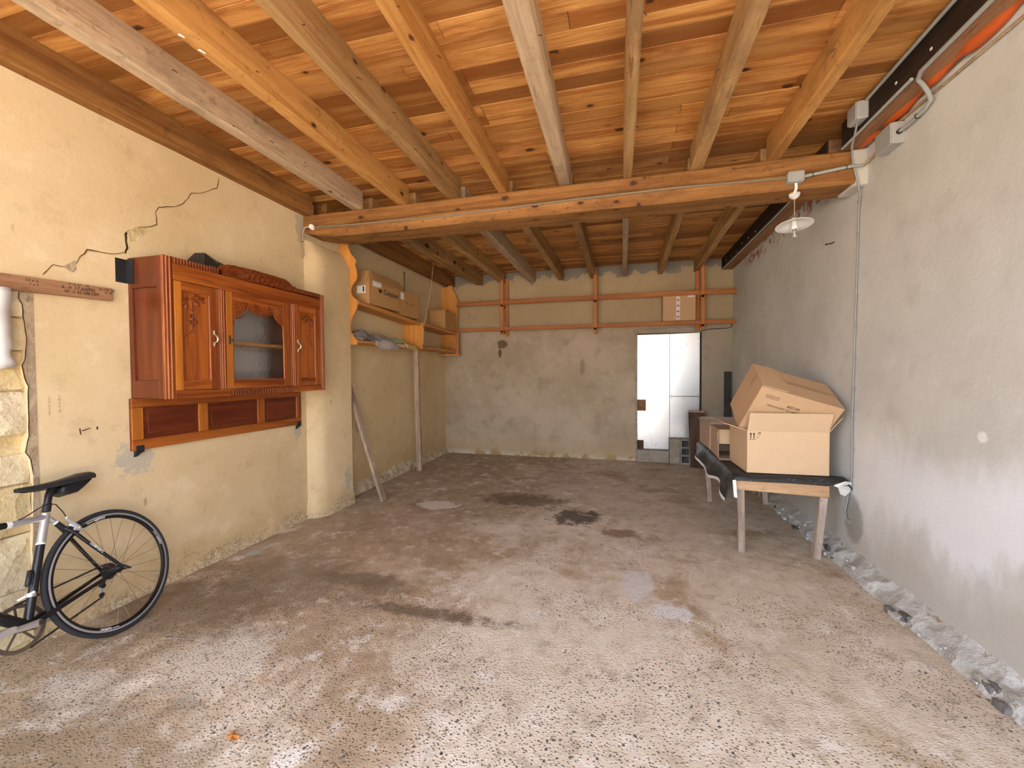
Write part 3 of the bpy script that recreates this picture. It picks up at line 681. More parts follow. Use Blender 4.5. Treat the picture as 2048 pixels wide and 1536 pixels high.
MB().lathe([(0,.05),(.012,.05),(.018,.04),(.018,-.005),(.02,-.01),(.02,-.03),(.017,-.035),(0,-.035)], (lx,ly,2.465), ax, 18).build('socket', M['whiteplastic'], LP, smooth=True)
MB().lathe([(.0135,-.036),(.0135,-.046),(.018,-.058),(.026,-.072),(.0295,-.086),(.027,-.10),(.018,-.112),(.007,-.117),(0,-.118)], (lx,ly,2.468), ax, 24).build('bulb', M['bulbglass'], LP, smooth=True).modifiers.new('shell', 'SOLIDIFY').thickness = .0008
MB().tube([(lx,ly,2.43),(lx-.003,ly,2.39),(lx-.010,ly,2.382),(lx-.004,ly,2.378),(lx+.004,ly,2.38),(lx+.008,ly,2.384),(lx,ly,2.392)], .0022, 6).build('filament', M['alloy'], LP)

wj = thing('junction_box', 'square grey junction box mounted on the grey wall', 'box', (1.63,3.07,2.82))
MB().box(1.582,1.648,3.01,3.17,2.765,2.892).build('body', M['greyplastic'], wj, bevel=.006)
MB().box(1.572,1.583,3.013,3.167,2.768,2.889).build('lid', M['greyplastic'], wj, bevel=.003)
MB().tube([(1.615,3.012,2.828),(1.615,2.995,2.828)], .016, 12).build('gland', M['darksteel'], wj)
cw = thing('conduit', 'bent grey conduit rising from the wall junction box', 'conduit', (1.62,2.95,2.83))
MB().tube([(1.615,3.0,2.828),(1.62,2.90,2.828),(1.62,2.80,2.835),(1.61,2.74,2.85),(1.585,2.72,2.88),(1.55,2.70,2.91),(1.51,2.67,2.925),(1.484,2.60,2.924),(1.480,1.6,2.924),(1.48,.2,2.924)], .011, 8).build('pipe', M['greypipe'], cw, smooth=True)
MB().torus((1.62,2.86,2.831), (0,1,0), .013, .003, 14, 6).build('clip', M['darksteel'], cw)
tag(MB().tube([(1.478,2.66,2.925),(1.479,3.0,2.925),(1.48,3.36,2.926)], .009, 8).build('conduit', M['greypipe'], smooth=True), 'short grey conduit under the shade-painted wall plate just before the beam', 'conduit')
tag(MB().tube([(1.478,.2,3.088),(1.477,2.4,3.086),(1.472,3.06,3.07)], .010, 8).build('conduit', M['greypipe'], smooth=True), 'straight grey conduit high on the shade-painted wall plate under the planks', 'conduit')
tag(MB().tube([(1.480,3.64,2.926),(1.482,5.0,2.925),(1.478,6.8,2.926)], .009, 8).build('conduit', M['greypipe'], smooth=True), 'grey conduit along the wall plate beyond the main beam', 'conduit')
cj2 = thing('junction_box', 'small grey junction box on the shade-painted wall plate near the beam', 'box', (1.46,3.12,2.98))
MB().box(1.425,1.488,3.06,3.17,2.965,3.075).build('body', M['greyplastic'], cj2, bevel=.008)
MB().box(1.418,1.426,3.065,3.165,2.97,3.07).build('lid', M['greyplastic'], cj2, bevel=.003)
tag(MB().tube([(1.634,.2,2.86),(1.634,1.2,2.865),(1.633,2.2,2.875),(1.634,3.0,2.902),(1.634,3.06,2.904)], .008, 8).build('conduit', M['mortar_grey'], smooth=True), 'thin plaster-coloured pipe along the top of the grey wall', 'conduit')
tag(MB().tube([(1.634,3.17,2.86),(1.63,3.30,2.83),(1.61,3.365,2.80)], .008, 8).build('conduit', M['mortar_grey'], smooth=True), 'short pipe from wall junction box down to beam end', 'conduit')
# expanding foam bead
fo = MB(); fp = []; fr = []
for i in range(120):
    y = .4+i*(3.42-.4)/119; k = abs(math.sin(y*11+1.3*mn.noise(Vector((y*5,0,0))))); fp.append((1.612+.006*math.sin(y*9), y, 2.945+.012*mn.noise(Vector((y*4,1,0))))); fr.append(.015+.026*k**1.5*max(.3, .7+.9*mn.noise(Vector((y*3,2,0)))))
tag(fo.tube(fp, fr, 10).build('foam_bead', M['foam'], smooth=True), 'lumpy orange expanding foam bead along the top of the grey wall', 'foam')
# vertical cable on the right wall
vc = thing('cable', 'grey cable clipped down the grey wall beside the table', 'cable', (1.636,3.55,.3))
MB().tube([(1.45,3.11,2.966),(1.47,3.18,2.93),(1.50,3.28,2.90),(1.535,3.352,2.86),(1.555,3.360,2.77),(1.575,3.362,2.69),(1.62,3.43,2.63),(1.634,3.47,2.55),(1.634,3.478,2.26),(1.633,3.496,1.73),(1.633,3.517,1.01),(1.634,3.514,.65),(1.63,3.56,.45),(1.628,3.585,.36),(1.628,3.57,.31),(1.64,3.535,.295)], .0065, 8).build('wire', M['wallcable'], vc, smooth=True)
for k in range(9):
    z = 2.6-k*.22; y = 3.475+.02*(2.6-z)/1.6; MB().torus((1.635,y,z), (0,.05,1), .0085, .003, 12, 6).build('clip', M['greyplastic'], vc)
for a, b, lab in (((1.66,3.84,2.43),(1.575,3.80,2.40),'long rusty nail sticking out of the grey wall under the lamp'), ((1.66,3.64,2.71),(1.61,3.62,2.70),'short rusty nail in the grey wall right of the lamp')):
    n_ = MB().tube([a, ((a[0]+b[0])/2,(a[1]+b[1])/2,(a[2]+b[2])/2-.006), b], .004, 6); n_.lathe([(0,0),(.008,0),(.008,.003),(0,.003)], b, Vector(b)-Vector(a), 8)
    tag(n_.build('nail', M['rust']), lab, 'nail')

# ------------------------------------------------------------------ carved wall cabinet
XF = -2.65
CB = thing('wall_cabinet', 'carved varnished oak wall cabinet with frosted glass middle door', 'cabinet', (XL,2.6,.93))
V, VY, VL, VD = M['varnish'], M['varnish_y'], M['varnish_light'], M['varnish_dark']
c = MB(); c.box(XL+.002,XF-.022,1.922,1.935,1.26,2.128); c.box(XL+.002,XF-.022,3.295,3.31,1.26,2.128); c.box(XL+.002,XF-.022,1.922,3.31,1.26,1.278); c.box(XL+.002,XF-.022,1.922,3.31,2.11,2.128); c.box(XL+.002,XL+.012,1.922,3.31,1.26,2.128)
c.box(XL+.012,XF-.03,1.93,2.29,1.27,2.11)     # closed side compartments
c.box(XL+.012,XF-.03,2.93,3.30,1.27,2.11)
c.build('carcass', VD, CB, bevel=.001, seg=1)
c = MB(); c.box(XL+.002,XL+.035,1.908,1.924,1.26,2.128); c.box(-2.71,XF-.02,1.908,1.924,1.26,2.128); c.box(XL+.03,-2.705,1.908,1.924,1.26,1.372); c.box(XL+.03,-2.705,1.908,1.924,1.94,2.128)
c.build('side_frame', VD, CB, bevel=.004)
MB().box(XL+.03,XF-.06,2.31,2.92,1.625,1.645).build('inner_shelf', M['shelf_end'], CB, bevel=.002)
MB().box(XL+.013,XL+.016,2.30,2.92,1.28,2.10).build('inner_back', M['whiteplastic'], CB)
def beads(name, y0, y1, z0, z1, n, mat=V):
    b = MB(); b.box(XF-.022, XF-.004, y0, y1, z0, z1)
    b.build(name, mat, CB, bevel=.002, seg=1)
    w = (y1-y0)/(n+1)
    for i in range(n):
        yc = y0+w*(i+1); MB().tube([(XF-.004,yc,z0+.002),(XF-.004,yc,z1-.002)], w*.30, 8).build('bead', M['varnish'], CB, smooth=True)
beads('corner_stile', 1.906, 1.966, 1.257, 2.13, 2)
beads('corner_stile', 3.262, 3.312, 1.257, 2.135, 2)
beads('mullion', 2.268, 2.316, 1.303, 1.992, 2)
beads('mullion', 2.906, 2.964, 1.306, 1.996, 2)
MB().box(XF-.022,XF-.002,1.966,3.262,1.992,2.092).build('top_rail', VY, CB, bevel=.003)
MB().box(XF-.022,XF-.002,1.966,3.262,1.257,1.305).build('bottom_rail', VY, CB, bevel=.003)
f = MB()
def reeds(y0, y1, z0, z1, n, x=XF-.004, r=.42):
    w = (y1-y0)/n
    for i in range(n): f.tube([(x,y0+w*(i+.5),z0),(x,y0+w*(i+.5),z1)], w*r, 7)
f.box(XF-.022,XF-.004,1.966,2.30,2.092,2.13); reeds(1.966,2.27,2.093,2.129,16)
f.build('reeded_frieze', M['carve'], CB, smooth=True)
f = MB(); f.box(XF-.022,XF-.004,2.93,3.262,2.1,2.136); reeds(2.95,3.262,2.101,2.135,18)
f.build('reeded_frieze', M['carve'], CB, smooth=True)
f = MB(); f.box(XF-.01,XF+.004,2.335,2.90,1.258,1.297); reeds(2.338,2.897,1.260,1.295,26, XF+.004, .4)
f.build('reeded_apron', M['carve'], CB, smooth=True)
# crest
cp_ = [(2.262,2.092),(2.262,2.128),(2.285,2.15),(2.305,2.165),(2.345,2.178),(2.45,2.185),(2.55,2.189),(2.75,2.189),(2.86,2.186),(2.905,2.168),(2.93,2.152),(2.95,2.136),(2.95,2.1)]
cr_ = MB().prism(cp_, (XF-.022,0,0), (0,1,0), (0,0,1), (1,0,0), .018).build('crest', M['carve'], CB, bevel=.004)
f = MB()
def arc(cy, cz, r, a0, a1, th, x=XF-.003, n=12, sy=1):
    f.tube([(x,cy+sy*r*math.cos(math.radians(a0+(a1-a0)*i/n)),cz+r*math.sin(math.radians(a0+(a1-a0)*i/n))) for i in range(n+1)], th, 6)
for k in range(4): arc(2.40,2.095,.035+.016*k,15,165,.0055)
for k in range(4): arc(2.87,2.098,.022+.014*k,15,160,.005)
for k in range(3): arc(2.285,2.09,.02+.015*k,20,110,.005)
for k in range(3): arc(2.945,2.095,.018+.014*k,60,170,.005)
for k in range(7):
    y = 2.50+k*.045; f.lathe([(0,-.004),(.011,0),(.016,.004),(.010,.009),(0,.011)], (XF-.006,y,2.128+.016*math.sin(k*2.1)), (1,0,0), 9)
    f.tube([(XF-.003,y-.02,2.10),(XF-.001,y,2.125+.02*math.sin(k)),(XF-.003,y+.03,2.165)], [.004,.008,.003], 6)
arc(2.55,2.075,.105,55,100,.005)
f.build('crest_carving', M['carve'], cr_, smooth=True)
# doors
def door(y0, y1, z0, z1, py0, py1, pz0, pz1, mats, label):
    d = MB(); xa, xb = XF-.024, XF-.002
    d.box(xa,xb,y0,py0,z0,z1); o = d.build('door', mats[0], CB, bevel=.003); o['label'] = label
    MB().box(xa,xb,py1,y1,z0,z1).build('stile', mats[1], o, bevel=.003)
    MB().box(xa,xb-.0008,py0,py1,z0,pz0).build('rail', VY, o, bevel=.003)
    MB().box(xa,xb-.0008,py0,py1,pz1,z1).build('rail', VY, o, bevel=.003)
    m = MB()
    for a, b in (((py0,pz0),(py1,pz0)),((py1,pz0),(py1,pz1)),((py1,pz1),(py0,pz1)),((py0,pz1),(py0,pz0))):
        m.tube([(XF-.008,a[0],a[1]),(XF-.008,b[0],b[1])], .0055, 8)
    m.build('panel_moulding', V, o, smooth=True)
    return o
d1 = door(1.969,2.265,1.307,1.989, 2.014,2.198,1.368,1.934, (VL,V), 'left door with carved hanging vine')
d2 = door(2.318,2.904,1.308,1.991, 2.366,2.832,1.368,1.936, (VL,V), 'middle door with draped frosted glass')
d3 = door(2.966,3.260,1.308,1.997, 3.010,3.192,1.370,1.933, (V,V), 'right door with carved hanging vine')
for d, (a, b) in ((d1,(2.014,2.198)),(d3,(3.010,3.192))):
    MB().box(XF-.022,XF-.014,a,b,1.368,1.934).build('panel', V, d)
    f = MB(); w = b-a; m = 1 if d is d1 else -1; cy = (a+b)/2; o_ = cy-m*w*.18
    def leaf(y, z, ang, L, wd):
        ca, sa = math.cos(ang), math.sin(ang)
        P = [(0,0),(.3,.5),(.6,.42),(1,0),(.6,-.42),(.3,-.5)]
        q = [(XF-.0145, y+(px*L)*ca-(py*wd)*sa, z+(px*L)*sa+(py*wd)*ca) for px, py in P]+[(XF-.005, y+.45*L*ca, z+.45*L*sa)]
        f.add(q, [(i, (i+1)%6, 6) for i in range(6)])
    for i, (dx, dz, an, L) in enumerate([(0,0,200,.06),(.0,.0,-20,.07),(.05,.005,10,.06),(.03,-.02,-35,.05),(-.02,-.015,230,.06),(.06,-.005,-15,.05),(-.02,-.03,260,.05),(.01,.012,30,.05),(.03,.012,0,.06)]):
        leaf(o_+m*dx, 1.895+dz, math.radians(an if m > 0 else 180-an), L, .026)
    for i in range(9):
        z = 1.85-i*.019; leaf(o_+m*(.012+.008*math.sin(i*2)), z, math.radians(-90+35*(-1)**i), .034, .02)
    f.tube([(XF-.013,o_+m*.01,1.88),(XF-.011,o_+m*.015,1.76),(XF-.012,o_+m*.005,1.69),(XF-.014,o_-m*.03,1.65)], .004, 6)
    f.tube([(XF-.013,o_+m*.012,1.72),(XF-.012,o_+m*.035,1.735),(XF-.013,o_+m*.05,1.755)], .003, 5)
    f.build('vine_carving', M['carve'], d)
MB().box(XF-.018,XF-.013,2.36,2.838,1.362,1.94).build('glass_pane', M['cathglass'], d2)
arch = [(2.366,1.936),(2.366,1.66),(2.374,1.70),(2.371,1.737),(2.384,1.77),(2.381,1.80),(2.405,1.825),(2.43,1.848),(2.465,1.872),(2.491,1.897),(2.52,1.882),(2.555,1.871),(2.595,1.866),(2.634,1.866),(2.685,1.876),(2.726,1.897),(2.742,1.870),(2.761,1.848),(2.787,1.830),(2.805,1.818),(2.82,1.79),(2.826,1.76),(2.822,1.73),(2.832,1.68),(2.832,1.936)]
dr = MB().prism(arch, (XF-.014,0,0), (0,1,0), (0,0,1), (1,0,0), .010).build('drapery', V, d2, bevel=.003)
f = MB()
for k in range(4): f.tube([(XF-.004,2.50+.23*i/12,1.925-.012*k-(.030+.006*k)*math.sin(PI*i/12)) for i in range(13)], .0045, 6)
for k in range(5):
    r = .03+.024*k; f.tube([(XF-.004,2.372+r*math.cos(math.radians(-80+75*i/10)),1.93+r*1.0*math.sin(math.radians(-80+75*i/10))) for i in range(11)], .005, 6)
    f.tube([(XF-.004,2.828-r*.85*math.cos(math.radians(-80+75*i/10)),1.93+r*1.0*math.sin(math.radians(-80+75*i/10))) for i in range(11)], .005, 6)
f.build('drapery_folds', M['carve'], dr, smooth=True)
def handle(y, z, d):
    h = MB(); h.tube([(XF,y,z+.052),(XF+.003,y,z+.03),(XF+.012,y+.004,z+.022),(XF+.024,y+.006,z+.008),(XF+.026,y+.006,z-.006),(XF+.022,y+.005,z-.02),(XF+.006,y,z-.026),(XF+.001,y,z-.05)], [.005,.005,.006,.008,.008,.007,.006,.004], 8)
    h.box(XF-.001,XF+.003,y-.007,y+.007,z+.028,z+.055); h.box(XF-.001,XF+.003,y-.007,y+.007,z-.052,z-.024)
    h.build('handle', M['brass'], d, smooth=True, label='nickel bow handle')
handle(2.222,1.648,d1); handle(2.978,1.646,d3)
k = MB(); k.box(XF-.001,XF+.003,2.331,2.343,1.617,1.682); k.tube([(XF+.003,2.337,1.645),(XF+.014,2.342,1.645)], .004, 8); k.lathe([(.003,0),(.009,.004),(.009,.008),(.003,.011)], (XF+.012,2.342,1.645), (1,0,0), 12)
k.build('lock_plate', M['darksteel'], d2, bevel=.001)
# panelled lower back board
lb = MB().box(XL+.002,XL+.014,1.895,3.31,.933,1.258).build('back_panel', M['varnish_darky'], CB)
def lbx(nm, y0, y1, z0, z1, mat): MB().box(XL+.012,XL+.024,y0,y1,z0,z1).build(nm, mat, lb, bevel=.004)
lbx('rail',1.895,3.31,.933,.998,VY); lbx('rail',1.895,3.31,1.200,1.258,VY)
for a, b in ((1.895,1.961),(2.320,2.390),(2.822,2.892),(3.252,3.31)): lbx('stile',a,b,.998,1.2,VL if a < 2.5 else V)
for a, b in ((1.961,2.320),(2.390,2.822),(2.892,3.252)):
    MB().prism([(a+.03,1.03),(b-.03,1.03),(b-.03,1.17),(a+.03,1.17)], (XL+.012,0,0), (0,1,0), (0,0,1), (1,0,0), .006).build('raised_field', M['varnish_darky'], lb, bevel=.005)
bk = MB(); bk.box(XL,XL+.004,1.845,1.908,1.97,2.115); bk.box(XL,XL+.06,1.900,1.908,1.97,2.115)
for y, z in ((1.862,1.985),(1.862,2.10),(1.89,1.99),(1.89,2.095)): bk.lathe([(.006,0),(.006,.004),(0,.005)], (XL+.004,y,z), (1,0,0), 10)
bk.build('mounting_bracket', M['black'], CB, label='black steel angle bracket')
for y in (1.937,3.281):
    b_ = MB(); b_.box(XL+.022,XL+.027,y-.022,y+.022,.925,.962); b_.box(XL+.001,XL+.027,y-.022,y+.022,.918,.926)
    b_.add([(XL+.001,y-.02,.92),(XL+.027,y-.02,.92),(XL+.027,y+.012,.92),(XL+.001,y+.012,.92),(XL+.001,y-.024,.892),(XL+.008,y-.024,.892),(XL+.008,y-.008,.892),(XL+.001,y-.008,.892)], [(0,1,2,3),(4,5,6,7),(0,1,5,4),(1,2,6,5),(2,3,7,6),(3,0,4,7)])
    b_.lathe([(.005,0),(.005,.003),(0,.004)], (XL+.027,y,.945), (1,0,0), 8)
    b_.build('foot_bracket', M['black'], CB, label='black steel foot bracket')
# black cloth on top of the cabinet
def lump(name, pts, r, mat, label, cat, seed=0, amp=.35, sub=3, parent=None):
    bm = bmesh.new()
    bmesh.ops.create_icosphere(bm, subdivisions=sub, radius=1)
    cx = Vector(pts)
    for v in bm.verts:
        n_ = mn.noise_vector(v.co*1.7+Vector((seed,seed*2,0)))*amp+mn.noise_vector(v.co*4+Vector((seed,0,0)))*amp*.35
        q = v.co+n_; v.co = Vector((q.x*r[0], q.y*r[1], q.z*r[2]))+cx
    mb = MB(); bm.verts.index_update(); mb.v = [tuple(v.co) for v in bm.verts]; mb.f = [tuple(v.index for v in f.verts) for f in bm.faces]; bm.free()
    o = mb.build(name, mat, parent, smooth=True)
    if label: tag(o, label, cat)
    return o
bag = MB()
bag.add([(-2.93,2.20,2.13),(-2.72,2.24,2.13),(-2.74,2.50,2.13),(-2.93,2.52,2.13),(-2.90,2.30,2.265),(-2.82,2.31,2.262),(-2.80,2.38,2.222),(-2.90,2.40,2.23),(-2.84,2.48,2.17),(-2.78,2.27,2.17),(-2.74,2.36,2.17),(-2.76,2.47,2.185)],
 [(0,3,2,1),(0,9,5,4),(0,1,9),(9,10,5),(9,1,10),(5,10,6),(10,1,2),(10,2,11),(10,11,6),(6,11,8,7),(4,5,6,7),(11,2,8),(8,2,3),(7,8,3),(0,4,7),(0,7,3)])
tag(bag.build('folded_bag', M['black']), 'folded black bag lying on top of the wall cabinet', 'bag')

# ------------------------------------------------------------------ board with sums, plastic sheet, wall scribbles
BD = thing('wooden_board', 'brown plank with pencilled sums nailed to the cream wall', 'board', (-2.93,1.4,1.84))
MB().hexa([(-2.945,.55,1.80),(-2.92,.55,1.80),(-2.92,1.812,1.846),(-2.945,1.812,1.846),(-2.945,.55,1.885),(-2.92,.55,1.885),(-2.92,1.812,1.920),(-2.945,1.812,1.920)]).build('plank', M['board'], BD, bevel=.002)
def wr(s_, y, z, size): text('lettering', s_, size, (-2.9194,y,z), (0,1,.028), (0,-.028,1), M['ink'], BD, shear=.15)
wr('k \u2192 17.60042',1.652,1.888,.026); wr('40 \u2192 42.400 DM',1.665,1.866,.022); wr('F \u2192 27    45',1.655,1.908,.018); wr('13 x 2',1.46,1.893,.020); wr('7 x 2',1.468,1.873,.018); wr('Q 120 28',1.782,1.905,.020); wr('4x 38',1.79,1.888,.017)
sh = MB(); nu, nv = 14, 16
for j in range(nv+1):
    for i in range(nu+1):
        u = i/nu; v = j/nv; y = .80+u*.575; z = 1.838-v*.40-.05*v*u*0-.01*v*math.sin(u*5)
        if j == nv: z += .02*math.sin(u*13)
        x = -2.905+.006*math.sin(u*9+v*3)+.01*mn.noise(Vector((u*5,v*5,0)))+.006*v; sh.v.append((x, y+((.03*max(0,v-.85)/.15-.01*(v > .8)) if i == nu else 0), z))
for j in range(nv):
    for i in range(nu): a = j*(nu+1)+i; sh.f.append((a,a+1,a+nu+2,a+nu+1))
so_ = sh.build('plastic_sheet', M['sheet'], smooth=True); md = so_.modifiers.new('solid','SOLIDIFY'); md.thickness = .0015
tag(so_, 'white plastic sheet hanging below the plank with sums', 'sheet')
for y, z0_, z1_ in ((1.567,1.30,1.20),(1.525,1.29,1.19)):
    n_ = 34; MB().tube([(XL+.0004, y+.010*math.sin(i*2.4+y*9)*(.5+.5*math.sin(i*.9)), z0_+(z1_-z0_)*i/n_) for i in range(n_+1)], .0011, 4).build('pencil_scribble', M['mortar_grey'], WL)
rm = MB(); rm.prism([(1.648,1.105),(1.654,1.105),(1.658,1.07),(1.652,1.07)], (XL,0,0), (0,1,0), (0,0,1), (1,0,0), .001); rm.prism([(1.66,1.093),(1.70,1.104),(1.702,1.1),(1.662,1.087)], (XL,0,0), (0,1,0), (0,0,1), (1,0,0), .001); rm.prism([(1.728,1.106),(1.737,1.107),(1.735,1.088),(1.728,1.088)], (XL,0,0), (0,1,0), (0,0,1), (1,0,0), .001)
rm.build('red_brown_mark', M['rust'], WL)

# ------------------------------------------------------------------ bicycle leaning on the wall
up = Vector((-.26660,-.05619,.96217)); fw = Vector((.20622,-.97851,0)); nr = up.cross(fw).normalized(); R_ = .334
cont = Vector((-2.6347,1.6747,.0))
BMx = Matrix(((fw.x,nr.x,up.x,cont.x),(fw.y,nr.y,up.y,cont.y),(fw.z,nr.z,up.z,cont.z),(0,0,0,1)))
BK = thing('bicycle', 'black and silver road bicycle leaning against the cream wall', 'bicycle', mat=BMx)
def L(s, t, w=0): return (s, w, t+R_)
def bp(mb, name, mat, parent=BK, smooth=True, bevel=0): return mb.build(name, mat, parent, world=False, smooth=smooth, bevel=bevel)
def wheel(s0):
    c0 = L(s0,0); ax = (0,1,0)
    rim = MB(); prof = [(.3115,-.0095),(.3115,.0095),(.306,.0105),(.292,.0085),(.285,.003),(.285,-.003),(.292,-.0085),(.306,-.0105),(.3115,-.0095)]
    rim.lathe(prof, c0, ax, 72); ro = bp(rim, 'rim', M['blackpaint'])
    bp(MB().lathe([(.3112,.0100),(.3055,.0110),(.3015,.0106)], c0, ax, 72).lathe([(.3112,-.0100),(.3055,-.0110),(.3015,-.0106)], c0, ax, 72), 'brake_track', M['silver'], ro)
    bp(MB().torus(c0, ax, .322, .0122, 80, 12), 'tire', M['blackrub'], ro)
    bp(MB().lathe([(0,-.062),(.006,-.062),(.006,-.05),(.013,-.045),(.022,-.036),(.022,-.031),(.012,-.026),(.012,.026),(.022,.031),(.022,.036),(.013,.042),(.008,.05),(.006,.062),(0,.062)], c0, ax, 20), 'hub', M['black'], ro)
    n = 24
    for i in range(n):
        a = 2*PI*i/n+.05; side = .033 if i % 2 else -.033; tw = .30*(1 if (i//2) % 2 else -1)
        p0 = (s0+.021*math.sin(a+tw), side, R_+.021*math.cos(a+tw)); p1 = (s0+.287*math.sin(a), side*.08, R_+.287*math.cos(a))
        bp(MB().tube([p0, p1], .0011, 5), 'spoke', M['steel'], ro)
    return ro
rw = wheel(0)
for th in (0, 80, 205):
    t0 = math.radians(th)
    def fn(c, t0=t0):
        a = t0+c.x/.2965; r = .2965+c.y; return BMx@Vector((-r*math.sin(a), .0096+c.z, r*math.cos(a)+R_))
    text('rim_lettering', 'GIANT', .020, (0,0,0), (1,0,0), (0,1,0), M['paper'], rw, shear=.25, bold=.0006, fn=fn)
    def fn2(c, t0=t0): 
        a = t0-.17+c.x/.2965; r = .2965+c.y; return BMx@Vector((-r*math.sin(a), .0096+c.z, r*math.cos(a)+R_))
    text('rim_lettering', '\u2014\u2014', .016, (0,0,0), (1,0,0), (0,1,0), M['paper'], rw, bold=.001, fn=fn2)
wheel(.985)
BB = (.413,-.066); ST = (.222,.405)
def lerp(a, b, f): return (a[0]+(b[0]-a[0])*f, a[1]+(b[1]-a[1])*f)
m1 = lerp(BB, ST, .71)
fr_ = MB().tube([L(*BB), L(*m1)], [.017,.0165], 14); fro = bp(fr_, 'seat_tube', M['blackpaint'])
bp(MB().tube([L(*m1), L(*ST)], .0167, 14), 'seat_tube_top', M['silver'], fro)
bp(MB().tube([L(*lerp(m1,ST,-.02)), L(*lerp(m1,ST,.04))], .0175, 14), 'white_band', M['paper'], fro)
bp(MB().tube([L(BB[0],BB[1],-.036), L(BB[0],BB[1],.036)], .021, 16), 'bottom_bracket', M['blackpaint'], fro)
ta, tb = (.228,.388), (.80,.445); tm = lerp(ta, tb, .24)
bp(MB().tube([L(*ta), L(*tm)], .0155, 14), 'top_tube_end', M['silver'], fro)
bp(MB().tube([L(*tm), L(*lerp(ta,tb,.275))], .0162, 14), 'white_band', M['paper'], fro)
tt = bp(MB().tube([L(*lerp(ta,tb,.275)), L(*tb)], .0158, 14), 'top_tube', M['blackpaint'], fro)
bp(MB().tube([L(*BB), L(.55,.08), L(.835,.355)], [.023,.024,.021], 16), 'down_tube', M['blackpaint'], fro)
bp(MB().tube([L(.79,.475), L(.845,.315)], .020, 16), 'head_tube', M['silver'], fro)
bp(MB().tube([L(.222,.385), L(.196,.352)], .0125, 12), 'seat_stay_top', M['silver'], fro)
bp(MB().tube([L(.197,.353), L(.192,.346)], .0135, 12), 'white_band', M['paper'], fro)
bp(MB().tube([L(.193,.348), L(.165,.300)], [.013,.015], 12), 'seat_stay_bridge', M['blackpaint'], fro)
for w in (-1, 1):
    bp(MB().tube([L(.168,.308,.006*w), L(.145,.272,.022*w), L(.09,.165,.036*w), L(.0,.0,.062*w)], [.010,.0095,.0085,.008], 10), 'seat_stay', M['blackpaint'], fro)
    bp(MB().tube([L(BB[0]-.01,BB[1],.028*w), L(.28,-.045,.034*w), L(.1,-.015,.05*w), L(.0,.0,.063*w)], [.0115,.011,.0095,.008], 10), 'chain_stay', M['blackpaint'], fro)
    bp(MB().lathe([(0,-.004),(.014,-.004),(.014,.004),(0,.004)], L(0,0,.064*w), (0,1,0), 12), 'dropout', M['black'], fro, smooth=False)
bp(MB().tube([L(0,0,.066), L(-.003,-.004,.076), L(-.012,-.012,.079), L(-.022,-.016,.078)], [.008,.009,.006,.004], 8), 'quick_release', M['black'], fro)
def stay_txt(c):
    a = Vector(L(.085,.155,.046)); d = (Vector(L(.0,.0,.066))-Vector(L(.145,.272,.03))).normalized(); u_ = d.cross(Vector((0,-1,0))).normalized()
    return BMx@(a+d*c.x+u_*(c.y)+Vector((0,c.z,0)))
text('frame_lettering', 'COMPOSITE', .015, (0,0,0), (1,0,0), (0,1,0), M['paper'], fro, bold=.0004, fn=stay_txt)
# fork, bars and stem (mostly outside the picture)
bp(MB().tube([L(.845,.315), L(.865,.25)], [.018,.02], 12), 'fork_crown', M['blackpaint'], fro)
for w in (-1, 1): bp(MB().tube([L(.862,.26,.012*w), L(.885,.20,.042*w), L(.95,.06,.048*w), L(.985,0,.05*w)], [.014,.013,.009,.007], 10), 'fork_blade', M['blackpaint'], fro)
stm = bp(MB().tube([L(.787,.482), L(.775,.515), L(.86,.535)], [.016,.016,.014], 12), 'stem', M['black'])
for w in (-1, 1): bp(MB().tube([L(.86,.535,0), L(.862,.536,.16*w), L(.88,.535,.20*w), L(.94,.525,.208*w), L(.955,.49,.21*w), L(.93,.43,.212*w), L(.86,.41,.213*w)], .0135, 10), 'drop_bar', M['black'], stm)
# seat post, saddle, bag
bp(MB().tube([L(.218,.414), L(.203,.452)], .017, 14), 'seat_clamp', M['black'])
bp(MB().tube([L(.206,.445), L(.188,.49), L(.165,.520), L(.140,.533)], [.0145,.0155,.019,.016], 12), 'seat_post', M['blackpaint'])
sd_ = MB(); secs = []
for i in range(15):
    f = i/14; s_ = .022+.288*f; hw = .072*(1-f)**1.25+.019 if f < .97 else .012; top = .573-.012*f-.010*math.sin(PI*f)-.004*(f < .04); th = .062-.026*f
    if f > .9: th *= .8
    ring = []
    for k in range(12):
        a = 2*PI*k/12; cy = hw*math.copysign(abs(math.cos(a))**.7, math.cos(a)); sz = math.sin(a)
        z = top-th*.35+(th*.35*sz if sz > 0 else th*.65*sz*(abs(cy)/hw)**1.2 if hw > 0 else 0)
        ring.append(L(s_, z-.012*(abs(cy)/.09)**2, cy))
    sd_.v += ring
for i in range(14):
    for k in range(12): sd_.f.append((i*12+k, i*12+(k+1)%12, i*12+12+(k+1)%12, i*12+12+k))
sd_.f += [tuple(range(12)), tuple(range(14*12, 15*12))]
sdo = bp(sd_, 'saddle', M['black'])
for w in (-.022, .022): bp(MB().tube([L(.275,.545,w*.6), L(.225,.532,w), L(.10,.530,w), L(.05,.545,w*1.6)], .0035, 8), 'saddle_rail', M['alloy'], sdo)
bp(MB().box(-.032,.032,-.03,.03,-.006,.006), 'seat_clamp_plate', M['alloy'], sdo, smooth=False, bevel=.002).location = L(.15,.533)
bgp = [(-.002,.520),(.004,.538),(.03,.546),(.10,.528),(.150,.512),(.158,.488),(.125,.468),(.085,.470),(.045,.490)]
bgo = MB()
for w, sc_ in ((-.042,.86),(-.034,1),(.034,1),(.042,.86)):
    for s_, t in bgp: bgo.v.append(L(.08+(s_-.08)*sc_, .508+(t-.508)*sc_, w))
nb = len(bgp)
